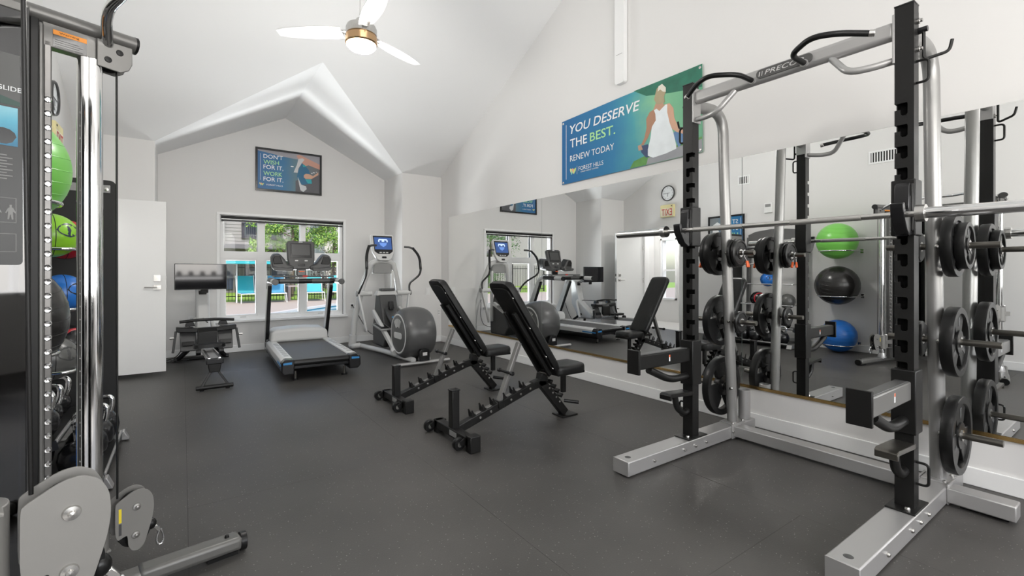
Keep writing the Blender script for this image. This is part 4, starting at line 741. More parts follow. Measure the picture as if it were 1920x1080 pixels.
MB().prism([(-.10, .30), (.10, .30), (.095, .48), (-.095, .48)], (0, .98, 0), X_, Z_, (0, .05, .05)).build('front_panel', BLK, ro, bev=.006)
MB().prism([(-.30, .50), (-.28, .485), (-.10, .475), (.10, .475), (.28, .485), (.30, .50), (.30, .545), (.12, .525), (-.12, .525), (-.30, .545)], (0, 1.02, 0), X_, Z_, (0, .10, .0)).build('foot_deck', BLK, ro, bev=.008)
for s_ in (-1, 1):
    fp = MB().prism([(-.075, 0), (.075, 0), (.08, .26), (.05, .30), (-.05, .30), (-.08, .26)], (.185 * s_, 1.00, .27), X_, (0, .45, .89), (0, .02, -.01)).build('footplate', GPL, ro, bev=.008)
    MB().prism([(-.06, .07), (.06, .07), (.06, .12), (-.06, .12)], (.185 * s_, .97, .27), X_, (0, .45, .89), (0, .02, -.01)).build('foot_strap', RUB, fp, bev=.004); MB().box(.225 * s_, .255 * s_, 1.08, 1.10, .50, .53).build('orange_tab', ORG, fp, bev=.003)
    MB().prism([(-.05, .545), (.05, .545), (.04, .585), (.015, .60), (-.015, .60), (-.04, .585)], (.165 * s_, 1.08, 0), X_, Z_, (0, .06, 0)).build('heel_cup', BLKG, ro, bev=.006)
    MB().bar((.30 * s_, 1.05, .50), (.33 * s_, 1.0, .26), .025, .03, Y_).build('side_bracket', BLK, ro, bev=.003); MB().cyl((.32 * s_, 1.0, .43), (.36 * s_, 1.0, .43), .014, n=10).build('release_knob', STEEL, ro)
    MB().bar((.06 * s_, 1.65, .30), (.26 * s_, 1.95, .04), .045, .045).build('front_leg', BLK, ro, bev=.006)
    MB().tube([(.0, 1.75, .62), (.10 * s_, 1.78, .55), (.16 * s_, 1.6, .22)], .028, 12, rnd=.1).build('cross_strut', LPL, ro, smooth=60)
MB().tube([(-.31, 1.96, .03), (.31, 1.96, .03)], .025, 12).build('front_crossbar', BLK, ro, bev=.004)
MB().prism([(1.35, .20), (1.75, .20), (1.98, .50), (2.0, .98), (1.93, 1.02), (1.84, .98), (1.70, .55), (1.35, .30)], (-.075, 0, 0), Y_, Z_, (.15, 0, 0)).build('flywheel_tower', LPL, ro, bev=.03, seg=3)
MB().prism([(1.80, .60), (1.86, .62), (1.90, .95), (1.84, .93)], (-.045, -.025, 0), Y_, Z_, (.09, 0, 0)).build('tower_recess', BLK, ro, bev=.006)
MB().cyl((0, 1.70, .58), (0, 1.0, .59), .007, n=8).build('pull_strap', BLK, ro); MB().tube([(-.27, .98, .61), (-.1, .98, .625), (.1, .98, .625), (.27, .98, .61)], .017, 12, rnd=.05).build('handle', RUB, ro, smooth=60)
MB().bar((0, 1.88, .93), (0, 1.45, 1.06), .05, .04).build('monitor_arm', BLK, ro, bev=.006); MB().bar((0, 1.46, .92), (0, 1.44, 1.16), .075, .02, Y_).build('monitor_mount', BLK, ro, bev=.004)
mo = MB().prism([(-.31, .965), (.235, .965), (.235, 1.285), (-.31, 1.285)], (0, 1.385, 0), X_, Z_, (0, .03, 0)).build('monitor', BLKG, ro, bev=.005); MB().prism([(-.302, .973), (.227, .973), (.227, 1.277), (-.302, 1.277)], (0, 1.3835, 0), X_, Z_, (0, .002, 0)).build('screen', SCRN, mo, smooth=0)
ro.rotation_euler.z = R(1.6)
MB().tube([V(p) - V((.265 - .055, 5.57, 0)) for p in [(.10, 7.97, .48), (.06, 7.9, .25), (-.05, 7.85, .02), (-.18, 7.7, .01), (-.22, 7.5, .02), (-.08, 7.45, .01), (-.02, 7.6, .03), (-.16, 7.62, .01), (-.05, 7.42, .02), (.15, 7.55, .03)]], .006, 8, rnd=.1).build('power_cord', BLKG, ro, smooth=60)

# ------------------------------------------------------------------ cable machine (two splayed towers at the left of the camera)
cm = thing('cable_machine', 'grey and chrome dual pulley cable machine at the left edge by the camera', 'cable machine', (-.6, 1.63, 0))
CG = mat('machine_grey', (.17, .167, .16), .36, .45)
PLG = mat('pulley_plate_grey', (.235, .228, .215), .42, .3)
HOLED = mat('perforated_steel', (.17, .165, .16), .32, .7, noise=.3, nscale=9)
for s_ in (1, -1):
    W_ = lambda x, y, z: V((x - (.022 if s_ < 0 else 0), 1.655 + s_ * (y - 1.655), z))
    D = V((.933, s_ * .36, 0)).normalized(); N = V((D.y, -D.x, 0)) * s_     # D: outward along the tower, N: towards -Y for the far tower
    ND = V((.36 * 1, -s_ * .933, 0)).normalized()
    col = W_(-.26, 2.19, 0)
    A = lambda t, n, z: col + D * t + ND * n + Z_ * z
    ch = MB().cyl(A(0, 0, .06), A(0, 0, 1.93), .029, n=32).build('guide_column', CHR, cm, smooth=60)
    MB().cyl(A(-.018, .0, .06), A(-.018, .0, 1.93), .024, n=24).build('guide_column', CHR, cm, smooth=60)
    ps_ = MB().bar(A(-.117, 0, .06), A(-.117, 0, 1.95), .04, .021, D).build('perforated_post', HOLED, cm, bev=.004)
    MB().bar(A(-.135, .0, .06), A(-.135, .0, 2.0), .06, .016, D).build('frame_post', CG, cm, bev=.006)
    for k in range(30):
        z = .42 + .046 * k
        MB().lathe([(0, .0005), (.0062, .0012), (.0085, .0035), (.0105, .0005)], A(-.117, .0202, z), ND, 14).build('index_hole', CHR, ps_)
    # head beam with bracket
    hb = MB().tube([A(-.62, 0, 2.03), A(.12, 0, 2.03)], .036, 20, rz=.029).build('head_beam', CG, cm, smooth=60); MB().tube([A(.118, 0, 2.03), A(.126, 0, 2.03)], .037, 20, rz=.030).build('end_cap', BLK, cm, smooth=60)
    MB().prism([(-.13, 1.93), (.09, 1.93), (.09, 2.02), (-.13, 2.02)], A(0, -.020, 0), D, Z_, ND * .04).build('beam_web', CG, cm, bev=.003)
    MB().prism([(-.105, 1.925), (-.02, 1.925), (-.02, 1.98), (-.105, 1.98)], A(0, .0205, .01), D, Z_, ND * .001).build('warning_sticker', BLKG, hb); MB().prism([(-.105, 1.965), (-.02, 1.965), (-.02, 1.98), (-.105, 1.98)], A(0, .0216, .01), D, Z_, ND * .001).build('sticker_band', mat('amber_label', (.85, .30, .03), .45), hb)
    text('Warning', A(-.09 if s_ > 0 else -.035, .023, 1.978), D * s_, Z_, BLK, cm, .05, .008, .0005)
    for k in range(4): MB().prism([(-.1, 1.937 + .007 * k), (-.03 - .01 * (k % 2), 1.937 + .007 * k), (-.03 - .01 * (k % 2), 1.938 + .007 * k), (-.1, 1.938 + .007 * k)], A(0, .0216, 0), D, Z_, ND * .0006).build('sticker_line', GPL, hb)
    bp_ = MB().prism([(.005, 1.91), (.07, 1.905), (.095, 1.92), (.105, 1.945), (.105, 2.005), (.005, 2.005)], A(0, .026, 0), D, Z_, ND * .006).build('pulley_bracket', CG, cm, bev=.002); MB().prism([(.005, 1.91), (.07, 1.905), (.095, 1.92), (.105, 1.945), (.105, 2.005), (.005, 2.005)], A(0, -.032, 0), D, Z_, ND * .006).build('pulley_bracket', CG, cm, bev=.002)
    for a_, z in ((.035, 1.94), (.068, 1.975)): MB().lathe([(0, .003), (.009, .002), (.011, 0)], A(a_, .032, z), ND, 16).build('bracket_hole', BLK, bp_)
    MB().lathe([(.008, -.012), (.042, -.012), (.036, 0), (.042, .012), (.008, .012)], A(.045, 0, 1.95), ND, 28).build('top_pulley', RUB, cm)
    # carriage with side plates and pulley
    zc = .273 if s_ > 0 else .715
    D2 = D if s_ > 0 else V((.97, .24, 0)).normalized(); N2 = V((D2.y, -D2.x, 0)); A2 = lambda t, n, z: col + D2 * t + N2 * n + Z_ * z
    prof = [(.035, -.055), (.035, .075), (.04, .083), (.10, .110), (.135, .112), (.165, .098), (.182, .07), (.185, .03), (.178, -.01), (.160, -.06), (.145, -.098), (.122, -.112), (.098, -.106), (.084, -.085), (.082, -.055), (.078, -.042)]
    prof = [(.055 + (a_ - .035) * .78, b_) for a_, b_ in rounded2(prof)]
    for nn in (.026, -.031): MB().prism(prof, A2(0, nn, zc), D2, Z_, N2 * .005).build('pulley_side_plate', PLG, cm, bev=.0015)
    for a_, z in ((.118, .050), (.115, -.052)):
        MB().lathe([(0, .012), (.005, .011), (.006, .005), (.012, .004), (.0135, 0)], A2(a_, .031, zc + z), N2, 20).build('pulley_bolt', STEEL, cm); MB().lathe([(.008, -.012), (.048, -.012), (.042, 0), (.048, .012), (.008, .012)], A2(a_ + .003, 0, zc + z), N2, 28).build('pulley_wheel', RUB, cm)
    if s_ > 0: MB().prism([(.065, .01), (.073, .01), (.073, .06), (.065, .06)], A2(0, .0312, zc), D2, Z_, N2 * .0006).build('yellow_sticker', YEL, cm); MB().prism([(.065, -.035), (.073, -.035), (.073, .006), (.065, .006)], A2(0, .0312, zc), D2, Z_, N2 * .0006).build('grey_sticker', GPL, cm)
    MB().lathe([(.0295, -.085), (.045, -.085), (.045, .09), (.0295, .09)], A2(0, 0, zc), Z_, 28).build('carriage_sleeve', PLG, cm, bev=.002)
    for z in (-.08, .082): MB().prism([(-.14, -.03), (.045, -.03), (.045, .03), (-.14, .03)], A2(0, 0, zc + z), D, N2, (0, 0, .008)).build('carriage_plate', PLG, cm, bev=.002); MB().lathe([(0, .014), (.008, .012), (.013, .008), (.015, 0)], A2(-.055, .01, zc + z + .008), Z_, 18).build('carriage_bolt', STEEL, cm)
    MB().lathe([(0.0, -.08), (.018, -.08), (.018, .085), (0, .085)], A2(-.055, .01, zc), Z_, 20).build('carriage_spacer', PLG, cm); MB().bar(A2(-.13, .028, zc), A2(-.02, .028, zc), .014, .05).build('latch_block', PLG, cm, bev=.003); MB().cyl(A2(-.01, .03, zc - .01), A2(.0, .04, zc - .01), .009, n=14).build('latch_knob', BLK, cm)
    # cable, stop ball and carabiner
    MB().tube([A(.068, .0, 1.93), A2(.070, 0, zc + .09)], .0034, 8).build('steel_cable', BLK, cm, smooth=60)
    bt, bzz = (.172, -.045) if s_ > 0 else (.160, -.075)
    MB().ball(A2(bt, 0, zc + bzz), .018, n=16, m=10, sz=1.2).build('stop_ball', RUB, cm, smooth=60); MB().bar(A2(bt + .01, 0, zc + bzz - .012), A2(bt + .026, 0, zc + bzz - .035), .016, .014).build('cable_end', STEEL, cm, bev=.002)
    MB().tube([A2(bt + .03 + .009 * sin(k) * (1.2 + .5 * cos(k)), 0, zc + bzz - .064 - .03 * cos(k)) for k in [i * pi / 8 for i in range(16)]], .0035, 8, closed=True).build('carabiner', CHR, cm, smooth=60)
    # foot
    f0, f1 = W_(-.75, 2.14, .05), W_(.20, 2.295, .045)
    MB().bar(f0, f1, .075, .05).build('base_foot', CG, cm, bev=.012); fd = (f1 - f0).normalized(); MB().bar(f0 + fd * .62 + Z_ * .006, f1 + Z_ * .004, .082, .052).build('foot_sleeve', mat('sleeve_dark_grey', (.14, .138, .13), .4, .2), cm, bev=.016, seg=3)
    MB().cyl(f1 - fd * .004 - Z_ * .005, f1 + fd * .02 - Z_ * .006, .037, n=20).build('foot_bumper', RUB, cm, bev=.01); MB().bar(f0 + fd * .84 - Z_ * .04, f0 + fd * .95 - Z_ * .04, .04, .018).build('foot_pad', RUB, cm); MB().lathe([(0, .012), (.007, .01), (.009, 0)], f1 - fd * .05 + Z_ * .03, Z_, 12).build('bolt', BLK, cm)
    MB().lathe([(.029, 0), (.045, .0), (.045, .02), (.034, .06), (.029, .06)], A(0, 0, .07), Z_, 28).build('column_socket', SIL, cm)
    # weight stack housing
    for t0, t1, n0, n1 in ((-.62, -.60, -.09, .09), (-.166, -.143, -.053, .053)): MB().bar(A((t0 + t1) / 2, 0, .07), A((t0 + t1) / 2, 0, 2.0), n1 - n0, t1 - t0, D).build('housing_frame', BLK, cm, bev=.004)
    MB().bar(A(-.388, .052, .10), A(-.388, .052, 2.0), .004, .43, D).build('smoked_shroud', SMOKE, cm, smooth=0); MB().bar(A(-.388, -.052, .10), A(-.388, -.052, 2.0), .004, .43, D).build('smoked_shroud', mat('black_shroud', (.012, .012, .012), .15), cm, smooth=0)
    MB().bar(A(-.170, .054, .08), A(-.170, .054, 2.02), .010, .008, D).build('shroud_trim', GPL, cm, bev=.003)
    MB().bar(A(-.385, 0, 2.0), A(-.385, 0, 2.03), .11, .44, D).build('housing_top', CG, cm, bev=.004)
    for k in range(14): MB().bar(A(-.40, 0, .13 + .052 * k), A(-.40, 0, .178 + .052 * k), .07, .22, D).build('stack_plate', mat('stack_plate_steel', (.07, .07, .07), .4, .6), cm, bev=.003)
    for t_ in (-.45, -.35): MB().cyl(A(t_, 0, .1), A(t_, 0, 1.98), .010, n=12).build('guide_rod', CHR, cm)
    # placard on the shroud, flat print
    if s_ > 0:
        q4 = lambda t0, t1, z0, z1: [(t0, z0), (t1, z0), (t1, z1), (t0, z1)]
        MB().prism(rrect(.30, .49, .012, cx=-.331, cy=1.455), A(0, .0545, 0), D, Z_, ND * .002).build('placard', mat('placard_black', (.02, .02, .02), .35), cm, smooth=0)
        MB().prism(q4(-.48, -.187, 1.70, 1.86), A(0, .0545, 0), D, Z_, ND * .002).build('placard', mat('placard_grey', (.07, .072, .07), .35), cm, smooth=0)
        MB().prism(q4(-.47, -.192, 1.576, 1.695), A(0, .0570, 0), D, Z_, ND * .0006).build('placard_picture', grad('placard_picture', [(0, (.02, .20, .36)), (.6, (.10, .45, .62)), (1, (.25, .60, .72))], 2, blotch=(12, .5)), cm, smooth=0)
        MB().flat([(-.225 + .03 * cos(k * .5), 1.605 + .025 * sin(k * .5)) for k in range(12)], A(0, .0580, 0), D, Z_).build('printed_ball', BLKG, cm, smooth=0)
        MB().prism([(-.47, 1.702), (-.187, 1.702), (-.187, 1.715), (-.47, 1.80)], A(0, .0570, 0), D, Z_, ND * .0006).build('placard_green', mat('placard_green', (.01, .06, .045), .4), cm, smooth=0)
        text('GLIDE', A(-.2385, .0572, 1.745), D, Z_, PRW, cm, .0545, .0145, .0006, bold=.009)
        for k in range(9): MB().prism(q4(-.45, -.215 + .012 * (k % 2), 1.545 - .009 * k, 1.548 - .009 * k), A(0, .0570, 0), D, Z_, ND * .0004).build('printed_line', MPL, cm, smooth=0)
        for z0, h in ((1.34, .075), (1.25, .055)):
            for q in (q4(-.45, -.195, z0, z0 + .0015), q4(-.45, -.195, z0 + h, z0 + h + .0015), q4(-.1965, -.195, z0, z0 + h)): MB().prism(q, A(0, .0570, 0), D, Z_, ND * .0004).build('printed_line', MPL, cm, smooth=0)
        for cx_ in (-.207, -.238):
            MB().flat([(cx_ + x * .6, 1.35 + z * .6) for x, z in ((-.012, 0), (-.006, 0), (-.003, .025), (0, .025), (.003, 0), (.009, 0), (.008, .04), (.018, .03), (.02, .034), (.008, .06), (.003, .062), (.004, .075), (-.005, .075), (-.004, .062), (-.010, .058), (-.02, .034), (-.016, .03), (-.009, .045))], A(0, .0578, 0), D, Z_).build('printed_muscle_chart', MPL, cm, smooth=0)
    # rear uprights and cross bars against the wall
    MB().bar(A(-.62, 0, .06), A(-.62, 0, 2.03), .06, .06, D).build('rear_post', CG, cm, bev=.006)
for z in (2.03, .05): MB().bar((-.84, 1.33, z), (-.84, 1.98, z), .06, .055).build('tie_beam', CG, cm, bev=.005)
MB().tube([(-.22, 2.21, 1.98), (-.21, 2.06, 2.065), (-.14, 1.92, 2.09), (-.26, 1.75, 2.09), (-.26, 1.51, 2.09), (-.14, 1.34, 2.09), (-.21, 1.20, 2.065), (-.22, 1.05, 1.98)], .0165, 16, rnd=.06).build('pull_up_bar', CHR, cm, smooth=60)

# ------------------------------------------------------------------ storage rack with medicine balls, kettlebells and mats
sr = thing('storage_rack', 'black storage rack for balls and kettlebells along the left wall', 'storage rack', (-.7, 3.82, 0))
DKG = mat('rack_header_grey', (.12, .12, .118), .4)
for y in (3.36, 4.27):
    MB().bar((-.95, y, .04), (-.35, y, .04), .07, .06).build('base_foot', DKG, sr, bev=.005); MB().prism([(-.35, .01), (-.31, .01), (-.335, .07), (-.35, .07)], (0, y - .035, 0), X_, Z_, (0, .07, 0)).build('foot_end', SIL, sr, bev=.003)
    MB().bar((-.86, y, .06), (-.90, y, 1.78), .05, .07, X_).build('upright', DKG, sr, bev=.005)
MB().prism([(3.36, 1.63), (4.27, 1.63), (4.27, 1.82), (4.15, 1.87), (3.9, 1.90), (3.73, 1.90), (3.48, 1.87), (3.36, 1.82)], (-.885, 0, 0), Y_, Z_, (.02, 0, 0)).build('header_panel', DKG, sr, bev=.004)
text('TRAIN', (-.862, 3.74, 1.74), Y_, Z_, LPL, sr, .16, .03, .001)
MB().tube([(-.84, 3.34, 1.60), (-.84, 4.36, 1.60)], .022, 16).build('hanging_rail', CHR, sr, smooth=60)
for y in (3.36, 4.32): MB().bar((-.90, y, 1.6), (-.80, y, 1.6), .035, .07).build('rail_bracket', DKG, sr, bev=.005)
for z in (1.31, .985, .655):
    for x in (-.70, -.48): MB().tube([(-.86, 3.38, z), (x, 3.38, z), (x, 4.24, z), (-.86, 4.24, z)], .009, 10, rnd=.05).build('ball_rail', CHR, sr, smooth=60)
sh = mat('rack_shelf_black', (.015, .015, .015), .4)
for x0, x1, z in ((-.86, -.54, .285), (-.86, -.345, .065)):
    MB().box(x0, x1, 3.40, 4.24, z - .012, z).build('shelf_tray', sh, sr, bev=.002); MB().box(x1 - .012, x1, 3.40, 4.24, z, z + .018).build('shelf_edge', SIL, sr, bev=.003)
    if z > .2:
        for y in (3.40, 4.24): MB().bar((-.88, y, z - .1), (x1, y, z - .01), .01, .05).build('shelf_bracket', sh, sr)
def medball(c, r, m, label, m2=NAVY, ring=False):
    t = thing('medicine_ball', label, 'medicine ball', c, 'medicine balls on the storage rack', world=False)
    MB().ball((0, 0, 0), r, n=32, m=20).build('shell', m, t, smooth=60)
    for k in range(4 if not ring else 0):
        a = R(-60 + 90 * k); d = V((cos(a), sin(a), .25)).normalized(); d, u, w_ = basis(d); p = []
        for q in range(12): an = 2 * pi * q / 12; v = d + u * (.42 + .12 * cos(2 * an)) * cos(an) + w_ * .36 * sin(an); p.append(v.normalized() * r * 1.008)
        MB().add(p + [d * r * 1.012], [(q, (q + 1) % 12, 12) for q in range(12)]).build('grip_panel', m2, t, smooth=60)
    if ring:
        d = V((.35, -.9, .1)).normalized(); MB().lathe([(r * .80, r * .62), (r * .74, r * .70), (r * .62, r * .74), (r * .55, r * .72)], (0, 0, 0), d, 28).build('grip_ring', RED if ring == 2 else LPL, t); MB().lathe([(0, r * .55), (r * .5, r * .60), (r * .57, r * .76)], (0, 0, 0), d, 28).build('grip_well', BLKG, t)
    else:
        for q in range(2):
            ax = (X_, Y_)[q]; _, u, w_ = basis(ax); MB().tube([(u * cos(k) + w_ * sin(k)) * r for k in [i * pi / 20 for i in range(40)]], .0018, 6, closed=True).build('seam', BLK, t)
    t.location = c; t.rotation_euler = (0, 0, R(hash(label) % 7 * 0 + 20)); return t
medball((-.585, 3.50, 1.385), .118, LEAFG, 'lime green medicine ball with dark grip panels on the top rail')
medball((-.585, 3.88, 1.385), .118, RED, 'red medicine ball with black panels behind the lime green one', BLKG)
medball((-.585, 3.80, 1.06), .112, GBLU, 'blue medicine ball with black panels on the second rail', BLKG)
medball((-.585, 3.96, .74), .118, BLKG, 'black medicine ball with a red ringed grip on the third rail', ring=2)
medball((-.585, 3.50, .72), .118, mat('grey_ball', (.10, .10, .095), .3), 'dark grey medicine ball on the third rail, nearest the cable machine', mat('grey_panel', (.05, .05, .05), .3))
def kettle(c, r, label, rot=0, hm=None):
    t = thing('kettlebell', label, 'kettlebell', c, 'kettlebells on the storage rack', world=False)
    MB().lathe([(0, 0), (r * .62, 0), (r * .70, r * .10), (r * .93, r * .45), (r, r * .9), (r * .93, r * 1.35), (r * .68, r * 1.72), (r * .35, r * 1.86), (0, r * 1.9)], (0, 0, 0), Z_, 28).build('bell', BLKG, t, smooth=60)
    hw = .068; MB().tube([(0, -hw * .75, r * 1.6), (0, -hw, r * 1.9 + .03), (0, -hw * .95, r * 1.9 + .085), (0, hw * .95, r * 1.9 + .085), (0, hw, r * 1.9 + .03), (0, hw * .75, r * 1.6)], .015, 14, rnd=.04).build('handle', hm or CHR, t, smooth=60)
    MB().lathe([(0, .002), (r * .4, .001), (r * .45, 0)], V((r * .93, 0, r * .9)), X_, 20).build('number_disc', GPL, t)
    t.location = c; t.rotation_euler.z = R(rot); return t
for i, (x, y, z, r, rot, lb) in enumerate(((-.64, 3.56, .285, .085, 60, 'kettlebell with a big chrome handle on the upper shelf, nearest the camera'), (-.66, 3.83, .285, .075, 80, 'chrome handled kettlebell in the middle of the upper shelf'), (-.66, 4.10, .285, .075, 70, 'chrome handled kettlebell at the far end of the upper shelf'),
    (-.47, 3.52, .065, .095, 20, 'kettlebell on the bottom shelf nearest the camera'), (-.47, 3.74, .065, .10, 60, 'kettlebell on the bottom shelf, second from the camera'), (-.46, 3.94, .065, .10, 75, 'kettlebell on the bottom shelf, third from the camera'), (-.455, 4.14, .065, .105, 80, 'large kettlebell with a tall handle at the far end of the bottom shelf'), (-.70, 3.70, .065, .10, 90, 'kettlebell at the back of the bottom shelf near the wall'))):
    kettle((x, y, z), r, lb, rot)
for k in range(3):
    t = thing('exercise_mat', ['black exercise mat hanging at the far end of the storage rack, front one', 'black exercise mat hanging second behind the front one', 'black exercise mat hanging last of three on the storage rack'][k], 'exercise mat', (-.57, 4.36 + .018 * k, 1.8), 'exercise mats hung on the rack')
    MB().prism(rrect(.42, 1.70, .035, cx=-.60, cy=.985), (0, 4.352 + .020 * k, 0), X_, Z_, (0, .014, 0)).build('mat_sheet', mat('mat_black', (.012, .012, .012), .6), t, bev=.003)
    if k == 0:
        MB().box(-.80, -.42, 4.345, 4.352, 1.745, 1.80).build('hanging_bar', MPL, t, bev=.003); MB().lathe([(0, .006), (.012, .004), (.013, 0)], (-.44, 4.345, 1.77), NY, 12).build('eyelet', STEEL, t)
ht = thing('hanging_hook', 'small chrome wire hook under the green stability ball', 'hook', (-.62, 3.3, 1.5)); MB().tube([(-.98, 3.3, 1.62), (-.60, 3.3, 1.60), (-.56, 3.3, 1.61), (-.53, 3.3, 1.65)], .006, 8, rnd=.03).build('wire', CHR, ht, smooth=60)
# stability balls on wall hoops
def sball(c, r, sz, m, label):
    t = thing('stability_ball', label, 'stability ball', c, None, world=False); MB().ball((0, 0, 0), r, sz=sz, n=48, m=32).build('shell', m, t, smooth=60)
    for k in range(9):
        z = (-.8 + .2 * k); q = math.sqrt(1 - z * z) * r; MB().tube([(q * cos(a), q * sin(a), z * r * sz) for a in [i * pi / 24 for i in range(48)]], .0016, 5, closed=True).build('raised_rib', m, t)
    t.location = c; t.rotation_euler = (R(8), R(12), 0)
    h = thing('ball_hoop', 'chrome wall hoop holding the ' + label.split(' on')[0], 'wall hoop', (XL, c[1], c[2] - r * sz * .55), 'chrome ball hoops on the left wall', world=False)
    rr = r * .86; MB().tube([(0, -rr * .9, 0), (.1, -rr * .95, 0)] + [(c[0] - XL + rr * cos(a), rr * sin(a), 0) for a in [R(-80 + 160 * i / 16) for i in range(17)]] + [(.1, rr * .95, 0), (0, rr * .9, 0)], .0085, 10).build('hoop', CHR, h, smooth=60)
    for y in (-rr * .9, rr * .9): MB().box(0, .006, y - .02, y + .02, -.03, .03).build('wall_bracket', STEEL, h, bev=.001)
    h.location = (XL, c[1], c[2] - r * sz * .55)
sball((-.668, 2.85, 1.635), .262, 1.0, GRN, 'lime green stability ball on the top wall hoop'); sball((-.70, 2.86, .985), .285, 1.0, BBLK, 'glossy black stability ball on the middle wall hoop'); sball((-.745, 2.86, .24), .235, 1.0, GBLU, 'blue stability ball on the lowest wall hoop')

# ------------------------------------------------------------------ dumbbell rack on the near wall (reflected in the monitor screen)
dk = thing('dumbbell_rack', 'black two tier dumbbell rack under the near windows, reflected in the rower screen', 'dumbbell rack', (.6, -2.6, 0))
for x in (-.55, 1.75): MB().bar((x, -2.85, .03), (x, -2.3, .03), .06, .06).bar((x, -2.75, .05), (x, -2.6, 1.0), .06, .06, Y_).build('side_frame', BLK, dk, bev=.004, kind='stuff')
MB().box(-.6, 1.8, -2.86, -2.84, .55, 1.03).build('back_shade_panel', BLK, dk); MB().box(-.6, 1.8, -2.84, -2.3, .55, .57).build('rack_shelf', BLK, dk)  # black sheet added so the lower row looks shaded under the shelf
for z, y in ((.68, -2.5), (1.04, -2.6)): MB().box(-.6, 1.8, y - .14, y + .14, z, z + .02).build('rack_shelf', BLK, dk, bev=.003); MB().box(-.6, 1.8, y + .14, y + .155, z - .01, z + .05).build('shelf_lip', SIL, dk, bev=.002)
db = thing('dumbbell', 'x', 'dumbbell', (0, 0, 0), 'black rubber dumbbells on the near wall rack', world=False)
MB().cyl((0, -.07, 0), (0, .07, 0), .016, n=14).build('handle', CHR, db)
for s_ in (-1, 1): MB().cyl((0, .06 * s_, 0), (0, .14 * s_, 0), .072, n=8).build('head', RUB, db, bev=.008)
n_ = 0
for z, y in ((.775, -2.5), (1.135, -2.6)):
    for k in range(8):
        lb = '%s black dumbbell from the left on the %s shelf of the near wall rack' % (('first', 'second', 'third', 'fourth', 'fifth', 'sixth', 'seventh', 'last')[k], 'lower' if z < 1 else 'upper'); loc = (-.45 + .28 * k + .05, y, z)
        if n_ == 0: db.location = loc; db['label'] = lb
        else: dup(db, lb, loc)
        n_ += 1

# ------------------------------------------------------------------ outside: pool deck, pool, fence, loungers, building, trees
GZ0 = -.1
DECK = mat('pool_deck_concrete', (.40, .32, .26), .8, noise=.06, nscale=3); GRS = mat('lawn_green', (.22, .34, .04), .8, noise=.35, nscale=14, bump=.5)
# pool outline (far edge seen through the window)
pool = [(-3.5, 15.9), (2.2, 15.95), (3.3, 17.4), (4.9, 19.2), (12, 20.0), (12, 10.5), (-3.5, 10.0)]
b = MB().add([(x, y, GZ0) for x, y in [(-40, 8.3), (40, 8.3), (40, 10.0), (-40, 10.0), (12, 10.0), (12, 23), (40, 23), (-3.5, 10), (-3.5, 23), (-40, 23), (12, 10.5)]], [(0, 1, 2, 3), (4, 2, 6, 5), (3, 7, 8, 9), (7, 4, 10)])
b.add([(x, y, GZ0) for x, y in pool[:5] + [(12, 23), (-3.5, 23)]], [(0, 1, 2, 3, 4, 5, 6)])
struct(b.build('pool_deck_ground', DECK, smooth=0))
pl_ = thing('swimming_pool', 'turquoise swimming pool just outside the far window', 'pool', (4, 13, GZ0))
MB().prism(pool, (0, 0, GZ0 - .1), X_, Y_, (0, 0, .02)).build('water', mat('pool_water', (.02, .24, .34), .06, bump=.4, bscale=6), pl_, smooth=0)
for i in range(7):
    a_, b_ = V((*pool[i], 0)), V((*pool[(i + 1) % 7], 0)); MB().bar(a_ + Z_ * (GZ0 - .02), b_ + Z_ * (GZ0 - .02), .22, .07).build('coping', mat('pool_coping', (.55, .50, .46), .6), pl_, smooth=0)
    MB().bar(a_ + Z_ * (GZ0 - .09), b_ + Z_ * (GZ0 - .09), .18, .09).build('waterline_tile', mat('waterline_tile', (.03, .20, .30), .25), pl_, smooth=0)
struct(MB().box(-40, 40, 23, 60, GZ0 - .3, GZ0 + .0).build('lawn_ground', GRS, smooth=0))
fn = thing('pool_fence', 'black metal picket fence behind the pool loungers', 'fence', (0, 23.6, GZ0))
b = MB()
for k in range(220): x = -12 + k * .125; b.box(x - .009, x + .009, 23.59, 23.61, GZ0, GZ0 + 1.65)
b.build('picket_row', BLK, fn, smooth=0, kind='stuff')
for z in (.18, 1.45): MB().box(-12, 15.5, 23.58, 23.62, GZ0 + z, GZ0 + z + .04).build('fence_rail', BLK, fn, smooth=0)
for k in range(12): MB().box(-12 + k * 2.5 - .03, -12 + k * 2.5 + .03, 23.57, 23.63, GZ0, GZ0 + 1.75).build('fence_post', BLK, fn, smooth=0)
TQ = mat('turquoise_sling', (.015, .30, .33), .6); LB = mat('pale_blue_sling', (.05, .26, .42), .6); WFR = mat('lounger_frame', (.62, .60, .56), .4)
ml = thing('parasol_canopy', 'turquoise shade canopy edge above the fence, seen through the left window pane', 'canopy', (-2.6, 20, 2.0))
MB().prism([(0, 1.50), (3.4, 1.50), (3.2, 1.60), (.2, 1.60)], (.2, 21.3, 0), X_, Z_, (0, 1.6, 0)).build('canopy_cloth', TQ, ml); MB().cyl((1.8, 22.1, GZ0), (1.8, 22.1, 1.52), .03, n=10).build('canopy_pole', WFR, ml)
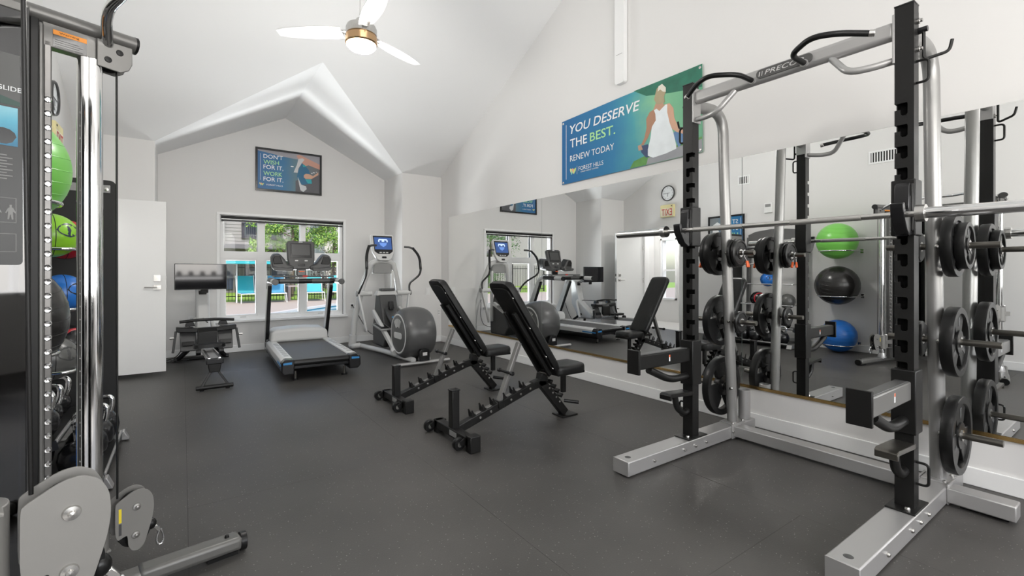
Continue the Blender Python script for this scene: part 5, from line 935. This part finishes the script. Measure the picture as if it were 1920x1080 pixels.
def lounger(x, y, rot, m, label):
    t = thing('pool_lounger', label, 'lounger', (x, y, GZ0), 'sling chairs beside the pool', world=False)
    MB().box(-.32, .32, -.9, .35, .36, .39).build('seat_sling', LB, t, bev=.005); MB().bar((0, .34, .38), (0, .62, 1.10), .62, .03, Y_).build('backrest_sling', m, t, bev=.005)
    for s_ in (-1, 1):
        MB().tube([(.34 * s_, -.9, .38), (.34 * s_, .35, .38), (.34 * s_, .64, 1.12)], .02, 8).build('side_frame', WFR, t, smooth=60)
        for yy in (-.82, .30): MB().tube([(.34 * s_, yy, .38), (.36 * s_, yy - .05, 0)], .02, 8).build('leg', WFR, t)
    MB().tube([(-.34, -.9, .38), (.34, -.9, .38)], .02, 8).build('front_rail', WFR, t)
    t.location = (x, y, GZ0); t.rotation_euler.z = R(rot)
lounger(2.2, 22.3, 4, TQ, 'turquoise pool chair facing the window, seen in the left pane'); lounger(3.3, 22.3, -6, LB, 'pale blue pool chair behind the treadmill handrail, middle pane'); lounger(4.85, 22.3, -8, TQ, 'turquoise pool chair seen in the right pane between treadmill uprights'); lounger(5.85, 22.5, -10, TQ, 'turquoise pool chair at the right edge of the right pane')
lounger(-5.0, 21.0, 35, TQ, 'turquoise pool chair seen only in the mirror reflection of the window')
stb = thing('side_table', 'low brown side table between two pool chairs', 'table', (4.05, 22.5, GZ0)); MB().box(3.75, 4.35, 22.2, 22.9, GZ0 + .62, GZ0 + .67).build('table_top', mat('table_brown', (.30, .24, .22), .5), stb)
for x in (3.8, 4.3):
    for y in (22.25, 22.85): MB().box(x - .05, x + .05, y - .05, y + .05, GZ0, GZ0 + .62).build('leg', mat('table_leg_brown', (.12, .09, .09), .5), stb)
bd = thing('apartment_building', 'grey sided apartment building with dark framed windows beyond the pool fence', 'building', (-2, 31, GZ0), 'apartment buildings')
SD = mat('grey_siding', (.24, .225, .215), .7); b = MB()
for k in range(30): b.prism([(0, 0), (-.03, .0), (-.005, .19), (0, .19)], (-14, 31, 2.75 + .19 * k), Y_, Z_, (20.5, 0, 0))
b.build('lap_siding', SD, bd, smooth=0, kind='stuff'); MB().box(-14, 6.5, 31.0, 38, 2.6, 8.4).build('upper_wall', SD, bd, smooth=0); MB().box(-14, 6.6, 30.75, 31.1, 2.5, 2.75).build('band_board', mat('dark_trim_board', (.12, .11, .12), .6), bd)
MB().box(-14, 6.0, 33.0, 38, GZ0, 2.6).build('lower_wall', mat('shaded_ground_siding', (.16, .145, .135), .7), bd, smooth=0)  # darker siding tone carries the shade under the upper storey
b = MB()
for k in range(66): b.box(-13.9 + .3 * k, -13.88 + .3 * k, 32.97, 33, GZ0, 2.5)
b.build('batten_row', mat('batten_brown', (.08, .07, .065), .7), bd, smooth=0, kind='stuff')
DT = mat('dark_window_frame', (.03, .025, .035), .4)
MB().box(1.87, 1.94, 30.8, 30.95, 2.7, 8.0).build('downspout', SD, bd)
for x0, x1, z0, z1 in ((2.77, 3.66, 3.1, 5.0), (4.05, 4.9, 3.05, 5.0)):
    b = MB(); frame_rect(b, x0, x1, z0, z1, .12, 30.85, 31.0); wn_ = b.build('window', DT, bd, smooth=0); MB().box(x0 + .1, x1 - .1, 30.93, 30.97, z0 + .1, z1 - .1).build('pane', mat('far_window_glass', (.05, .06, .08), .08), wn_, smooth=0)
    for q in range(5): MB().box(x0 + .25 + q * (x1 - x0 - .4) / 5, x0 + .28 + q * (x1 - x0 - .4) / 5, 30.7, 30.73, z0, z0 + .9).build('balcony_bar', DT, wn_, smooth=0)
    MB().box(x0, x1, 30.68, 30.75, z0 + .88, z0 + .93).build('balcony_rail', DT, wn_, smooth=0)
for x0 in (1.6, 3.1, 4.6): MB().box(x0, x0 + .9, 32.9, 32.99, .1, 2.3).build('patio_door', mat('patio_glass', (.05, .06, .09), .1), bd, smooth=0)
bd2 = thing('apartment_building', 'pale apartment building mostly hidden by trees at the right of the window view', 'building', (16, 40, GZ0), 'apartment buildings')
MB().box(9, 26, 38, 46, GZ0, 8.5).build('upper_wall', mat('tan_siding', (.42, .38, .35), .7), bd2, smooth=0)
for x0 in (13.4, 15.6, 17.8):
    for z0 in (1.0, 4.0): b = MB(); frame_rect(b, x0, x0 + 1.3, z0, z0 + 1.6, .12, 37.9, 38); w_ = b.build('window', DT, bd2, smooth=0); MB().box(x0 + .1, x0 + 1.2, 37.95, 37.98, z0 + .1, z0 + 1.5).build('pane', mat('far_window_glass', (.05, .06, .08), .08), w_, smooth=0)
MB().box(-22, -14, 34, 42, GZ0, 8.4).build('side_wing', SD, bd, smooth=0)
def tree(x, y, h, r, z0, n, label, cols, droop=0):
    t = thing('leafy_tree', label, 'tree', (x, y, GZ0), 'trees beyond the pool fence'); rnd = random.Random(int(x * 7 + y))
    tr = MB(); tr.tube([(x, y, GZ0), (x + .1, y, h * .4), (x, y, h * .9)], .11, 8, scl=[1, .7, .2]); tr.build('trunk', mat('bark', (.10, .075, .05), .9), t)
    for k in range(7): a = rnd.random() * 6.28; hh = h * (.25 + .08 * k); MB().tube([(x, y, hh), (x + r * .8 * cos(a), y + r * .8 * sin(a), hh + .5)], .035, 6, scl=[1, .3]).build('branch', MATS['bark'], t)
    blobs = [(V((x + rnd.uniform(-.75, .75) * r, y + rnd.uniform(-.7, .7) * r, z0 + (h - z0) * (i + .5) / 16)), r * rnd.uniform(.35, .55)) for i in range(16)]
    for ci, c in enumerate(cols):
        b = MB()
        for _ in range(n // len(cols)):
            p, q = rnd.choice(blobs); d = V((rnd.gauss(0, 1), rnd.gauss(0, 1), rnd.gauss(0, .7))).normalized(); o = p + d * q * (rnd.random() ** .4)
            a = V((rnd.gauss(0, 1), rnd.gauss(0, 1), rnd.gauss(0, 1) - droop)).normalized(); e = a.cross(d).normalized() if abs(a.dot(d)) < .99 else X_; L_ = rnd.uniform(.09, .17)
            m_ = len(b.v); b.v += [tuple(o), tuple(o + a * L_ * .5 + e * L_ * .22), tuple(o + a * L_), tuple(o + a * L_ * .5 - e * L_ * .22)]; b.f.append((m_, m_ + 1, m_ + 2, m_ + 3))
        b.build('foliage', mat('leaf_%d_%d_%d' % tuple(int(v * 100) for v in c), c, .6, spec=.2), t, smooth=0, kind='stuff')
G1, G2, G3, G4 = (.16, .30, .05), (.30, .42, .09), (.08, .18, .04), (.50, .40, .08)
tree(4.5, 25.8, 6.0, 1.2, 1.9, 8000, 'light green leafy tree behind the middle of the fence', [G1, G2, G3]); tree(6.6, 26.2, 6.0, 1.2, 1.5, 9000, 'green tree behind the right part of the fence', [G1, G2, G3])
tree(8.6, 26.6, 6.2, 1.2, 1.8, 7000, 'yellowing leafy tree at the right end of the window view', [G2, G4, G1]); tree(2.95, 25.0, 3.5, .5, 2.0, 900, 'small bushy tree in front of the grey siding', [G1, G2])
tree(-6.5, 26.8, 7.0, 2.4, 1.4, 9000, 'dark green tree left of the building, seen in the mirror', [G3, G1]); tree(-10.5, 27.5, 7.5, 2.4, .6, 9000, 'dark leafy tree seen only in the mirror at the left', [G3, (.06, .13, .05)]); tree(-2.8, 27, 6.0, 1.8, 1.2, 6000, 'dark tree close to the grey building, seen in the mirror', [G3, G1])
hedge = thing('hedge', 'dark clipped hedge along the fence on the right', 'hedge', (10.5, 24.6, GZ0)); rnd = random.Random(5); b = MB()
for _ in range(9000):
    o = V((rnd.uniform(5.2, 15), 24.6 + rnd.uniform(-.5, .5), GZ0 + .4 + rnd.random() * 1.1)); a = V((rnd.gauss(0, 1), rnd.gauss(0, 1), rnd.gauss(0, 1))).normalized(); e = a.cross(Z_).normalized(); m_ = len(b.v); b.v += [tuple(o), tuple(o + a * .06 + e * .03), tuple(o + a * .13), tuple(o + a * .06 - e * .03)]; b.f.append((m_, m_ + 1, m_ + 2, m_ + 3))
b.build('foliage', mat('hedge_leaf', (.10, .07, .06), .6), hedge, smooth=0, kind='stuff')
# outside the vestibule and the near end
struct(MB().box(-40, XL - .15, -12, 8.3, GZ0 - .1, GZ0).box(XL - .15, 40, -30, YN - .15, GZ0 - .1, GZ0).box(XR + .15, 40, YN, 8.3, GZ0 - .1, GZ0).build('ground_outside', mat('asphalt_ground', (.22, .22, .22), .8), smooth=0))
